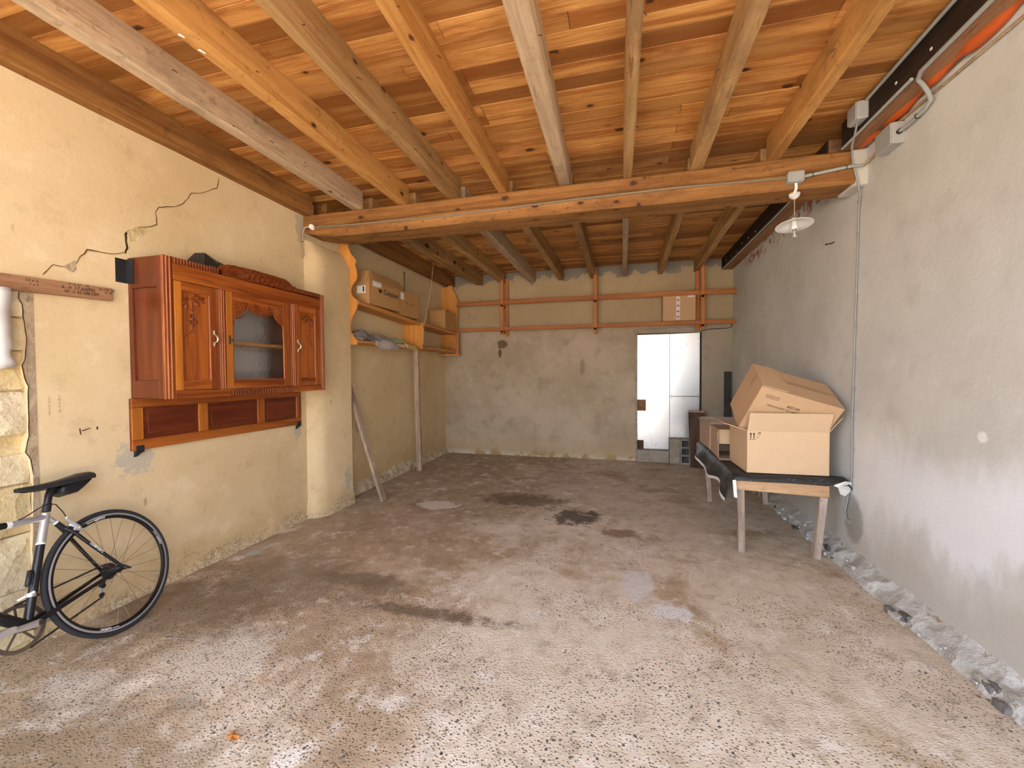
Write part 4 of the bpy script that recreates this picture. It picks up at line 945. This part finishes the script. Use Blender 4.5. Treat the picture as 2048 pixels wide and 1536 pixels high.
for i in range(3):
    for k in range(nb): bgo.f.append((i*nb+k, i*nb+(k+1)%nb, i*nb+nb+(k+1)%nb, i*nb+nb+k))
bgo.f += [tuple(range(nb)), tuple(range(3*nb, 4*nb))]
bp(bgo, 'saddle_bag', M['black'], smooth=False, bevel=.004)
# brake and cable
bc = MB(); bc.bar(L(.150,.318,.012), L(.118,.285,.03), .022, .012); bc.bar(L(.150,.318,-.012), L(.118,.285,-.03), .022, .012); bc.bar(L(.168,.352,.03), L(.128,.292,.034), .012, .014); bc.bar(L(.145,.29,.025), L(.105,.27,.025), .010, .016)
bp(bc, 'brake_caliper', M['alloy'], smooth=False, bevel=.003)
bp(MB().bar(L(.12,.283,.02), L(.085,.292,.02), .012, .012), 'brake_pad', M['blackrub'], smooth=False, bevel=.003)
bp(MB().tube([L(.37,.405,.0), L(.32,.415,.012), L(.26,.440,.024), L(.218,.450,.026), L(.19,.435,.026), L(.172,.39,.028), L(.165,.355,.03)], .0027, 6), 'brake_cable', M['black'])
bp(MB().tube([L(.166,.362,.03), L(.164,.350,.03)], .005, 8), 'cable_adjuster', M['alloy'])
# drive train on the far side
bp(MB().lathe([(.012,-.05),(.020,-.05),(.022,-.045),(.026,-.041),(.030,-.037),(.035,-.033),(.040,-.029),(.044,-.026),(.012,-.026)], L(0,0), (0,1,0), 24), 'cassette', M['darksteel'])
cr2 = MB().lathe([(.088,-.043),(.106,-.043),(.106,-.047),(.088,-.047),(.088,-.043)], L(*BB), (0,1,0), 44)
for k in range(5):
    a = 2*PI*k/5+.4; cr2.bar(L(BB[0],BB[1],-.045), L(BB[0]+.095*math.cos(a),BB[1]+.095*math.sin(a),-.045), .009, .004, up=(0,1,0))
ch = bp(cr2, 'chainring', M['steel'], smooth=False)
def crank(sg, w):
    d = Vector((.165*sg,0,.035*sg)); a = Vector(L(BB[0],BB[1],w)); b = a+d
    o = bp(MB().tube([a-d*.08, a, a+d*.5, b, b+d*.06], [.012,.017,.012,.0125,.009], 12), 'crank_arm', M['alloy'])
    bp(MB().lathe([(0,0),(.010,0),(.012,-.003),(.012,-.006)], tuple(a+Vector((0,.017 if w > 0 else -.017,0))), (0,1,0), 14), 'crank_bolt', M['darksteel'], o)
    return o, b
c1, e1 = crank(1, .058); crank(-1, -.062)
pd = MB().box(e1.x-.045,e1.x+.045,e1.y+.014,e1.y+.075,e1.z-.012,e1.z+.012); bp(pd, 'pedal', M['alloy'], c1, smooth=False, bevel=.006)
def chain_link(a, b): return MB().bar(a, b, .006, .009)
bp(chain_link(L(-.005,.042,-.04), L(BB[0]-.01,BB[1]+.104,-.045)), 'chain', M['darksteel'], smooth=False)
bp(chain_link(L(.052,-.115,-.042), L(BB[0]-.02,BB[1]-.104,-.045)), 'chain', M['darksteel'], smooth=False)
rd = MB().tube([L(-.008,-.02,-.06), L(.012,-.045,-.064), L(.036,-.06,-.058)], [.008,.012,.010], 10); rdo = bp(rd, 'rear_derailleur', M['black'])
bp(MB().bar(L(.034,-.058,-.046), L(.055,-.108,-.046), .004, .018, up=(1,0,0)), 'cage', M['alloy'], rdo, smooth=False)
for s_, t in ((.036,-.062),(.054,-.105)): bp(MB().lathe([(0,-.004),(.013,-.004),(.013,.004),(0,.004)], L(s_,t,-.042), (0,1,0), 14), 'jockey_wheel', M['black'], rdo, smooth=False)
bp(MB().bar(L(.398,.055,-.03), L(.362,.07,.02), .016, .012), 'front_derailleur', M['alloy'], smooth=False, bevel=.003)
bp(MB().tube([L(.372,.05), L(.366,.066)], .0195, 14), 'derailleur_clamp', M['alloy'])
cg = MB().tube([L(.352,.165,.012), L(.365,.155,.022), L(.385,.115,.024), L(.388,.105,.018)], [.006,.011,.010,.005], 8); cg.tube([L(.348,.17,.0), L(.368,.11,.0)], .007, 8)
bp(cg, 'pump_clip', M['black'])

# ------------------------------------------------------------------ shelf unit in the far bay
SH = thing('wall_shelf', 'two-tier pine wall shelf with scalloped end boards', 'shelf', (-3.0,3.95,1.72))
scal = [(-2.998,2.92),(-2.872,2.92),(-2.852,2.87),(-2.838,2.79),(-2.81,2.715),(-2.765,2.665),(-2.745,2.635),(-2.757,2.59),(-2.738,2.52),(-2.734,2.447),(-2.755,2.41),(-2.797,2.371),(-2.818,2.318),(-2.80,2.262),(-2.765,2.225),(-2.738,2.206),(-2.738,2.14),(-2.752,2.098),(-2.795,2.03),(-2.817,1.966),(-2.828,1.912),(-2.818,1.858),(-2.782,1.81),(-2.752,1.775),(-2.750,1.722),(-2.998,1.722)]
MB().prism(scal, (0,3.938,0), (1,0,0), (0,0,1), (0,1,0), .024).build('end_board', M['shelf_end'], SH, bevel=.004)
def plank_(nm, y0, y1, x0, x1, za, zb, t, mat, par=SH): return MB().hexa([(x0,y0,za-t),(x1,y0,za-t),(x1,y1,zb-t),(x0,y1,zb-t),(x0,y0,za),(x1,y0,za),(x1,y1,zb),(x0,y1,zb)]).build(nm, mat, par, bevel=.003)
plank_('shelf_board',3.963,5.41,-2.998,-2.742,2.205,2.135,.026,M['shelf'])
plank_('shelf_board',5.41,6.72,-2.998,-2.70,2.132,2.105,.026,M['shelf'])
plank_('shelf_board',3.963,5.41,-2.998,-2.745,1.778,1.79,.03,M['shelf'])
plank_('shelf_board',5.41,6.72,-2.998,-2.70,1.79,1.80,.03,M['shelf'])
plank_('front_lip',3.963,5.41,-2.742,-2.728,2.205,2.135,.045,M['shelf'])
plank_('front_lip',5.41,6.72,-2.70,-2.686,2.132,2.105,.04,M['shelf'])
MB().prism([(-2.998,1.79),(-2.71,1.79),(-2.695,1.84),(-2.69,2.0),(-2.70,2.105),(-2.998,2.105)], (0,5.40,0), (1,0,0), (0,0,1), (0,1,0), .024).build('divider', M['shelf_end'], SH, bevel=.003)
MB().box(-2.998,-2.70,6.70,6.722,1.77,2.08).build('end_panel', M['shelf'], SH, bevel=.003)
MB().box(-2.715,-2.66,6.66,6.72,1.72,2.10).build('end_post', M['rackz'], SH, bevel=.003)
MB().box(-2.998,-2.64,6.64,6.74,1.715,1.74).build('end_cleat', M['shelf_end'], SH, bevel=.003)
MB().prism([(-2.998,2.1),(-2.72,2.1),(-2.69,2.60),(-2.70,2.68),(-2.735,2.77),(-2.79,2.86),(-2.81,2.94),(-2.825,3.05),(-2.835,3.05),(-2.85,2.94),(-2.90,2.91),(-2.998,2.90)], (0,6.745,0), (1,0,0), (0,0,1), (0,1,0), .024).build('end_board', M['shelf_end'], SH, bevel=.004)
tag(MB().bar((-2.806,5.475,0),(-2.765,5.33,1.752), .072, .055, up=(0,1,0)).build('wooden_post', M['oldwood'], bevel=.006), 'upright weathered post propping the wall shelf', 'post')
tag(MB().bar((-2.505,4.035,.006),(-2.97,4.07,1.335), .078, .034, up=(1,0,0)).build('leaning_plank', M['oldwood'], bevel=.004), 'weathered plank leaning in the corner behind the pilaster', 'plank')
tag(MB().tube([(-2.42,5.2,2.94),(-2.445,5.2,2.75),(-2.47,5.2,2.54),(-2.51,5.2,2.35),(-2.56,5.2,2.14),(-2.575,5.2,2.06),(-2.60,5.21,1.80)], .0024, 6).build('string', M['rope'], smooth=True), 'frayed string dangling from the rotten joist', 'string')
CHN = thing('chain', 'short rusty chain hanging on the ochre wall above the boxes', 'chain', (-2.99,5.42,2.5))
MB().tube([(-3.0,5.42,2.86),(-2.97,5.42,2.86)], .004, 6).build('hook', M['chain'], CHN)
for i in range(14): MB().torus((-2.985,5.42,2.845-i*.022), (1,0,0) if i % 2 else (0,1,0), .010, .0025, 12, 5, (1,1)).build('link', M['chain'], CHN)

# ------------------------------------------------------------------ cardboard boxes
T_ = .005
def carton(name, label, Mx, w, d, h, mat, flaps=(), open_face='top', group=None, inner=None):
    """w along local x, d along y, h along z; flaps: list of (edge, angle from upright outwards, length)"""
    R = thing(name, label, 'box', mat=Mx, group=group)
    m = MB()
    if open_face != 'front': m.box(0,w,0,T_,0,h)
    m.box(0,w,d-T_,d,0,h); m.box(0,T_,0,d,0,h); m.box(w-T_,w,0,d,0,h); m.box(0,w,0,d,0,T_)
    if open_face != 'top': m.box(0,w,0,d,h-T_,h)
    m.build('body', mat, R, world=False, bevel=.0015, seg=1)
    for e, ang, ln in flaps:
        a = math.radians(ang); up_, out = math.cos(a), math.sin(a); f = MB(); g = .004
        if e == 'front': A, B, o = (g,0,h), (w-g,0,h), (0,-1,0)
        elif e == 'back': A, B, o = (w-g,d,h), (g,d,h), (0,1,0)
        elif e == 'left': A, B, o = (0,d-g,h), (0,g,h), (-1,0,0)
        else: A, B, o = (w,g,h), (w,d-g,h), (1,0,0)
        A, B, o = Vector(A), Vector(B), Vector(o); dv = Vector((0,0,1))*up_*ln+o*out*ln; nn = (B-A).normalized().cross(dv.normalized())*T_*.9
        q = [A,B,B+dv,A+dv]; f.add(q+[p-nn for p in q], [(0,1,2,3),(7,6,5,4),(0,4,5,1),(1,5,6,2),(2,6,7,3),(3,7,4,0)])
        f.build('flap', mat, R, world=False)
    return R
def TM(x, y, z, rz=0): return Matrix.Translation((x,y,z))@Matrix.Rotation(rz, 4, 'Z')
EX, EZ, EY = Vector((1,0,0)), Vector((0,0,1)), Vector((0,1,0))
def face_text(R, s_, size, x, z, mat, y=-.0006, **k): # lettering on the local -y face
    Mx = wmat(R); q = Mx.to_3x3(); return text('lettering', s_, size, Mx@Vector((x,y,z)), q@EX, q@EZ, mat, R, **k)
def patch(R, nm, x0, x1, z0, z1, mat, y=-.0012, t=.001): return MB().box(x0,x1,y,y+t,z0,z1).build(nm, mat, R, world=False)
def xface_text(R, s_, size, xw, y, z, mat, **k):   # lettering on the local +x face
    Mx = wmat(R); q = Mx.to_3x3(); return text('lettering', s_, size, Mx@Vector((xw,y,z)), q@EY, q@EZ, mat, R, **k)
# boxes on the wall shelf
B1 = carton('cardboard_box', 'open brown carton with round logo on the upper wall shelf', TM(-2.985,4.17,2.197,0), .255, .66, .375, M['cardboard_warm'], [('right',152,.13),('front',158,.14),('left',20,.12)])
MB().lathe([(0,0),(.038,0),(.038,.0008),(0,.0008)], (.2552,.215,.200), (1,0,0), 24).build('logo_disc', M['ink'], B1, world=False)
MB().prism([(.215-.031,.202),(.215+.031,.202),(.215+.025,.221),(.215+.012,.231),(.215-.012,.231),(.215-.025,.221)], (.2561,0,0), (0,1,0), (0,0,1), (1,0,0), .0004).build('logo_sky', M['cardboard_warm'], B1, world=False)
xface_text(B1, 'Coloplast', .088, .2556, .455, .188, M['ink'], bold=.0012)
patch(B1, 'address_label', .09, .20, .13, .215, M['paper']); patch(B1, 'barcode', .165, .185, .145, .205, M['ink'], -.0018)
MB().box(.2552,.2562,.06,.24,.22,.28).build('paper_label', M['paper'], B1, world=False)
B2 = carton('cardboard_box', 'plain brown carton behind the logo carton on the upper shelf', TM(-2.98,4.845,2.168), .235, .55, .325, M['cardboard_warm'], [('right',-86,.11),('left',-86,.11),('front',-85,.2)])
xface_text(B2, '\u2602  \u2191\u2191  \u25A1', .05, .2356, .30, .17, M['inkbrown'])
MB().box(.2352,.2362,.035,.12,.21,.30).build('paper_label', M['paper'], B2, world=False)
B3 = carton('cardboard_box', 'small closed brown carton at the far end of the upper shelf', TM(-2.985,6.20,2.118), .29, .44, .30, M['cardboard_warm'], [('front',100,.02),('back',-88,.1)], open_face='none')
patch(B3, 'hand_hole_fold', .06, .23, .15, .153, M['cardboard_edge'])
MB().box(-.005,.295,-.003,.03,.30,.312).build('lid_lip', M['cardboard_warm'], B3, world=False)
# box on the rack
B4 = carton('cardboard_box', 'taped cardboard box standing on the rack above the white door', TM(.637,6.672,2.178), .465, .17, .385, M['cardboard'], open_face='none')
patch(B4, 'tape_strip', .19, .245, .02, .365, M['whitetape'])
for k in range(7): patch(B4, 'tape_print', .20, .235, .05+k*.042, .068+k*.042, M['red'] if k % 2 == 0 else M['whiteplastic'], -.0018)
patch(B4, 'paper_label', .35, .445, .345, .372, M['paper']);
# boxes on the table
ZT = .624
B5 = carton('cardboard_box', 'large open carton at the front of the table, front flap raised', TM(.955,3.545,ZT,.018), .558, .47, .326, M['cardboard_pale'], [('front',24,.155),('left',72,.17),('right',38,.14)])
for x in (.028,.050):
    MB().prism([(x-.003,.265),(x+.003,.265),(x+.003,.298),(x+.009,.298),(x,.313),(x-.009,.298),(x-.003,.298)], (0,-.0012,0), (1,0,0), (0,0,1), (0,1,0), .001).build('arrow_mark', M['ink'], B5, world=False)
patch(B5, 'arrow_bar', .015, .063, .257, .260, M['ink']); face_text(B5, '\u2602', .026, .088, .303, M['ink'], bold=.0006); MB().torus((.075,-.0008,.275), (0,1,0), .009, .001, 16, 4).build('recycling_mark', M['inkbrown'], B5, world=False)
RB = Matrix.Translation((.9076,3.62,.9614))@Matrix.Rotation(.0798,4,'Z')@Matrix.Rotation(.2998,4,'Y')@Matrix.Rotation(.4828,4,'X')
B6 = carton('cardboard_box', 'tilted carton printed 602160 slumped on top of the open carton', RB, .578, .376, .401, M['cardboard'], [('left',93,-.19)], open_face='none')
MB().hexa([(0,-.002,.402),(.175,-.004,.404),(.155,.37,.404),(0,.376,.402),(0,-.002,.406),(.175,-.004,.412),(.155,.37,.414),(0,.376,.406)]).build('top_flap', M['cardboard'], B6, world=False)
MB().box(.22,.575,.16,.215,.4015,.4025).build('tape_strip', M['tape'], B6, world=False)
MB().box(-.0012,-.0002,.16,.215,.30,.40).build('tape_strip', M['tape'], B6, world=False)
face_text(B6, '602160', .030, .275, .293, M['inkbrown'], bold=.0008); face_text(B6, 'URGO SACHET 100 CARRES', .0185, .215, .262, M['inkbrown'], bold=.0004)
for i, s_ in enumerate(('\u2191\u2191','\u2602','\u25A1')):
    x = .075+i*.034; fm = MB()
    for q in ((x-.013,x+.013,.318,.320),(x-.013,x+.013,.344,.346),(x-.013,x-.011,.318,.346),(x+.011,x+.013,.318,.346)): fm.box(q[0],q[1],-.0012,0,q[2],q[3])
    fm.build('handling_mark', M['inkbrown'], B6, world=False); face_text(B6, s_, .018, x, .332, M['inkbrown'])
B7 = carton('cardboard_box', 'small carton lying on its side, open end facing out, beside the large one', TM(.868,4.075,ZT,-.03), .34, .38, .265, M['cardboard_grey'], open_face='front')
MB().box(.006,.334,.03,.034,.13,.258).build('inner_flap', M['cardboard_pale'], B7, world=False)
MB().hexa([(-.004,-.02,.02),(.004,0,.01),(.006,.005,.01),(-.001,-.018,.02),(-.02,-.03,.24),(.002,0,.258),(.006,.005,.258),(-.017,-.027,.24)]).build('side_flap', M['cardboard_pale'], B7, world=False)
MB().box(.0,.34,-.06,0,.0,.004).build('bottom_flap', M['cardboard_pale'], B7, world=False)
B8 = carton('cardboard_box', 'greyish open carton at the far end of the table', TM(.885,4.52,ZT,.02), .46, .50, .235, M['cardboard_grey'], [('front',12,.045),('left',30,.05),('back',-5,.05),('right',10,.05)])
patch(B8, 'pale_edge_strip', .0, .03, .0, .235, M['cardboard_pale'])
MB().box(-.0012,0,.0,.03,.0,.235).build('pale_edge_strip', M['cardboard_pale'], B8, world=False)

# ------------------------------------------------------------------ table and tarp
TB = thing('work_table', 'low rough wooden table carrying cardboard boxes by the grey wall', 'table', (1.18,4.2,0))
MB().hexa([(.862,3.500,.500),(1.492,3.500,.476),(1.492,3.528,.476),(.862,3.528,.500),(.862,3.500,.582),(1.492,3.500,.562),(1.492,3.528,.562),(.862,3.528,.582)]).build('apron', M['apron'], TB, bevel=.004)
MB().box(.865,1.49,4.93,4.955,.50,.58).build('apron', M['apron'], TB, bevel=.004)
for x in (.868,1.465): MB().box(x,x+.025,3.528,4.93,.51,.58).build('side_rail', M['apron'], TB, bevel=.003)
for k in range(5): MB().box(.862+k*.127,.862+k*.127+.124,3.5,4.96,.582,.602).build('top_plank', M['apron'], TB, bevel=.002)
for a, b in (((.925,3.56,0),(.912,3.545,.50)), ((1.432,3.56,0),(1.470,3.545,.485)), ((.956,4.88,0),(.92,4.90,.50)), ((1.505,4.91,0),(1.46,4.90,.50))):
    MB().bar(a, b, .050, .048, up=(0,1,0)).build('leg', M['legwood'], TB, bevel=.004)
TP = thing('tarp', 'black marbled tarpaulin draped over the table', 'tarp', (1.18,4.2,.605))
tp = MB(); prof = [(1.62,.590),(1.60,.618),(1.55,.616),(1.49,.614),(1.40,.614),(1.25,.615),(1.1,.614),(.98,.614),(.90,.615),(.862,.614),(.846,.596),(.840,.56),(.838,.52),(.835,.48),(.832,.44)]
ny = 46
for j in range(ny+1):
    y = 3.478+j*(5.03-3.478)/ny
    for i, (x, z) in enumerate(prof):
        q = Vector((x,y,z)); nz = mn.noise(q*9)*.006+mn.noise(q*25)*.002
        hang = max(0, i-10)/4
        zz = z+(nz if i not in (3,4,5,6,7,8) else abs(nz)*.4)+hang*(.025*math.sin(y*7)+.055*(y-3.5)/1.5)
        xx = x-hang*(.02*math.sin(y*11)+.03*abs(math.sin(y*3.1)))
        if j == 0 and i < 10: zz -= .040
        if j == 1 and i < 10: zz -= .004
        if i < 2 and j > 3: xx -= .06; 
        tp.v.append((xx,y+(-.004 if j == 0 else 0),zz))
np_ = len(prof)
for j in range(ny):
    for i in range(np_-1): a = j*np_+i; tp.f.append((a,a+1,a+np_+1,a+np_))
tpo = tp.build('sheet', M['tarp'], TP, smooth=True); md = tpo.modifiers.new('solid','SOLIDIFY'); md.thickness = .004; md.offset = 1
ed = MB(); pts = []
for j in range(0, ny+1):
    v = tp.v[j*np_+np_-1]; pts.append((v[0]-.004, v[1], v[2]))
for j in range(len(pts)-1):
    a, b = pts[j], pts[j+1]; ed.add([(a[0],a[1],a[2]+.012),(b[0],b[1],b[2]+.012),(b[0]-.004,b[1],b[2]-.012),(a[0]-.004,a[1],a[2]-.012)], [(0,1,2,3)])
ed.build('pale_hem', M['whiteplastic'], TP, smooth=True)
MB().hexa([(.848,3.462,.448),(.872,3.462,.444),(.876,3.470,.444),(.852,3.470,.448),(.838,3.468,.578),(.862,3.468,.582),(.866,3.476,.582),(.842,3.476,.578)]).build('pale_corner_strip', M['whiteplastic'], TP, bevel=.002)
cn = MB(); cn.add([(1.50,3.475,.575),(1.57,3.45,.615),(1.63,3.50,.60),(1.632,3.52,.53),(1.60,3.52,.49),(1.565,3.515,.505),(1.53,3.47,.565)], [(0,1,6),(1,2,3),(1,3,6),(6,3,4,5)])
cno = cn.build('turned_corner', M['whiteplastic'], TP); md = cno.modifiers.new('solid','SOLIDIFY'); md.thickness = .003

# ------------------------------------------------------------------ cloths on the lower shelf
def cloth(name, label, y0, y1, zt, bulge, hang, mat, seed, xb=-2.96, xf=-2.738, ztilt=0):
    mb = MB(); nu, nv = 22, 26
    for j in range(nv+1):
        for i in range(nu+1):
            u = i/nu; v = j/nv; y = y0+(y1-y0)*u
            if v < .62:
                f = v/.62; x = xb+(xf-xb)*f; z = zt+bulge*math.sin(PI*min(1, u*1.0))**.5*math.sin(PI*min(1, .15+f*.75))+ztilt*u
            else:
                f = (v-.62)/.38; x = xf+.012+.012*math.sin(f*3); z = zt+bulge*math.sin(PI*u)**.5*math.sin(PI*.9)-(hang*(.35+.65*math.sin(PI*u)**.6))*f+ztilt*u
            nv_ = mn.noise_vector(Vector((u*3.1,v*4.3,seed)))*.022+mn.noise_vector(Vector((u*9,v*9,seed+4)))*.010
            mb.v.append((x+nv_.x*.8, y+nv_.y, max(zt, z+nv_.z) if v < .62 else z+nv_.z*.6))
    for j in range(nv):
        for i in range(nu): a = j*(nu+1)+i; mb.f.append((a,a+1,a+nu+2,a+nu+1))
    o = mb.build(name, mat, smooth=True); md = o.modifiers.new('solid','SOLIDIFY'); md.thickness = .004
    return tag(o, label, 'cloth')
cloth('rag', 'dark striped rag bundled at the near end of the lower shelf', 3.985,4.34,1.785,.12,.03,M['stripecloth'],1)
cloth('rag', 'grey patterned cloth hanging over the edge of the lower shelf', 4.26,4.80,1.785,.10,.12,M['patcloth'],5)
cloth('rag', 'pale green cloth lying on the lower shelf', 4.62,5.16,1.79,.085,.0,M['greencloth'],9,xf=-2.77)
cloth('rag', 'beige rag under the pale green cloth', 4.76,5.08,1.788,.03,.05,M['beigecloth'],12)
yp = MB(); nu = 8
for j in range(7):
    for i in range(nu+1):
        u = i/nu; v = j/6; y = 4.93+.30*u+.03*v; z = 1.80-.085*v*(.75+.25*u)-.0*u; yp.v.append((-2.728+.035*v+.01*math.sin(u*6+v*4), y, z+.006*math.sin(u*9)))
for j in range(6):
    for i in range(nu): a = j*(nu+1)+i; yp.f.append((a,a+1,a+nu+2,a+nu+1))
ypo = yp.build('printed_packet', M['yellowpack'], smooth=True); md = ypo.modifiers.new('solid','SOLIDIFY'); md.thickness = .006; tag(ypo, 'yellow and grey printed packet hanging over the lower shelf edge', 'packet')

# ------------------------------------------------------------------ hanging rack on the back wall
RK = thing('hanging_rack', 'long two-rail timber rack hung from the joists along the back wall', 'rack', (-.5,6.7,2.05))
MB().hexa([(-2.69,6.66,2.552),(1.643,6.66,2.548),(1.643,6.70,2.548),(-2.69,6.70,2.552),(-2.69,6.66,2.618),(1.643,6.66,2.622),(1.643,6.70,2.622),(-2.69,6.70,2.618)]).build('rail', M['rack'], RK, bevel=.003)
MB().hexa([(-2.69,6.66,2.115),(1.643,6.66,2.112),(1.643,6.70,2.112),(-2.69,6.70,2.115),(-2.69,6.66,2.170),(1.643,6.66,2.176),(1.643,6.70,2.176),(-2.69,6.70,2.170)]).build('rail', M['rack'], RK, bevel=.003)
for x, x2 in ((-1.90,-1.86),(-.385,-.385),(1.165,1.12)):
    MB().box(x,x+.05,6.622,6.66,2.045,3.05).build('post', M['rackz'], RK, bevel=.003)
    MB().box(x2,x2+.05,6.79,6.83,2.03,3.0).build('post', M['rackz'], RK, bevel=.003)
    for z in (2.075,2.505): MB().box(x+.004,x+.044,6.622,6.857,z,z+.038).build('cleat', M['rackz'], RK, bevel=.002)
for x in (.68,1.03): MB().box(x,x+.035,6.70,6.857,2.14,2.176).build('cleat', M['rackz'], RK, bevel=.002)
tag(MB().tube([(1.20,6.845,2.03),(1.32,6.85,2.055),(1.45,6.85,2.06),(1.57,6.85,2.06),(1.625,6.84,2.08),(1.63,6.83,2.2)], .006, 6).build('cable', M['black'], smooth=True), 'black cable from the door top to the corner', 'cable')
tag(MB().tube([(.02,6.655,2.655),(.03,6.65,2.62),(.025,6.645,2.57)], .003, 5).build('straw', M['rope']), 'wisp of straw caught on the upper rack rail', 'straw')

# ------------------------------------------------------------------ metal-clad door
D1 = bpy.data.objects.new('door_1', None); COL.objects.link(D1); D1.location = (.745,6.94,0); WM[D1] = Matrix.Translation((.745,6.94,0)); D1['kind'] = 'structure'
for k in range(7): MB().box(.272+k*.1345,.272+k*.1345+.132,6.945,6.97,.0,2.018).build('backing_plank', M['brownchest'] if k else M['board'], D1, bevel=.002)
def sheetp(poly): return MB().prism(poly, (0,6.930,0), (1,0,0), (0,0,1), (0,1,0), .006).build('metal_panel', M['door'], D1, bevel=.001, seg=1)
sheetp([(.283,2.002),(.767,2.006),(.767,.19),(.38,.19),(.38,.325),(.283,.325),(.283,.795),(.414,.795),(.414,.975),(.283,.975)])
sheetp([(.773,2.006),(1.205,2.016),(1.205,1.033),(.773,1.033)])
sheetp([(.773,1.025),(1.205,1.025),(1.205,.05),(.773,.05)])
for x, z in ((.38,1.83),(.735,1.83),(.80,1.83),(1.02,1.845),(1.185,1.84),(1.185,1.93),(.80,1.06),(1.185,1.06),(.735,1.065),(.735,1.0),(.80,1.0),(.97,1.0),(1.185,1.0),(.36,1.05),(.56,.25)):
    MB().lathe([(0,-.003),(.006,-.002),(.006,0)], (x,6.930,z), (0,1,0), 8).build('screw', M['darksteel'], D1)
MB().box(.283,.408,6.918,6.944,.80,.97).build('wooden_lock_block', M['board'], D1, bevel=.003)
MB().box(.278,.372,6.90,6.944,.19,.32).build('wooden_block', M['brownchest'], D1, bevel=.004)
MB().box(1.207,1.222,6.87,6.95,0,2.02).build('door_jamb', M['darkboard'], D1)
tag(MB().box(.272,.752,6.80,6.925,0,.186).build('concrete_sill', M['concrete_block'], bevel=.008), 'low concrete sill block at the foot of the white door', 'block')
tag(MB().box(.756,.902,6.76,6.922,0,.385).build('concrete_block', M['concrete_block'], bevel=.006), 'solid-faced grey concrete block standing against the white door', 'block', 'concrete blocks at the door')
hb = thing('concrete_block', 'hollow concrete block with three cells showing, against the white door', 'block', (.978,6.83,0), 'concrete blocks at the door')
m = MB(); m.box(.905,.928,6.75,6.92,0,.385); m.box(1.03,1.052,6.75,6.92,0,.385)
for z in (0,.122,.242,.362): m.box(.928,1.03,6.75,6.92,z,z+.024)
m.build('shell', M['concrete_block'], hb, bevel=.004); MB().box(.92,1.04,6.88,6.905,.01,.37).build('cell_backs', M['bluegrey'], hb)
bc_ = thing('brown_board', 'dark brown plank with pale top strip standing right of the blocks', 'board', (1.1,6.6,0))
MB().hexa([(1.02,6.56,0),(1.24,6.50,0),(1.25,6.53,0),(1.03,6.59,0),(.995,6.62,.815),(1.205,6.56,.815),(1.215,6.59,.815),(1.005,6.65,.815)]).build('plank', M['brownchest'], bc_, bevel=.003)
MB().hexa([(.992,6.60,.815),(1.21,6.54,.815),(1.23,6.60,.815),(1.01,6.66,.815),(.992,6.60,.838),(1.21,6.54,.838),(1.23,6.60,.838),(1.01,6.66,.838)]).build('top_strip', M['apron'], bc_, bevel=.002)
tag(MB().hexa([(1.50,6.70,0),(1.60,6.70,0),(1.60,6.73,0),(1.50,6.73,0),(1.53,6.815,1.412),(1.625,6.815,1.412),(1.625,6.845,1.412),(1.53,6.845,1.412)]).build('dark_board', M['darkboard'], bevel=.003), 'tall dark grey plank leaning in the far right corner', 'board')

# ------------------------------------------------------------------ small things on the floor
lf = MB(); lp = [(0,-.016),(.012,-.017),(.022,-.012),(.026,-.002),(.034,.004),(.022,.009),(.014,.016),(.002,.014),(-.012,.017),(-.02,.009),(-.027,.004),(-.022,-.006),(-.016,-.013),(-.008,-.012)]
lf.v = [(0,0,.010)]+[(x,y,.004+.006*math.sin(i*1.7)) for i, (x, y) in enumerate(lp)]; lf.f = [(0,i+1,(i+1)%len(lp)+1) for i in range(len(lp))]
lo = lf.build('dry_leaf', M['leafm']); lo.location = (-1.447,1.249,.001); md = lo.modifiers.new('solid','SOLIDIFY'); md.thickness = .001; tag(lo, 'curled orange dry leaf on the floor in the foreground', 'leaf')
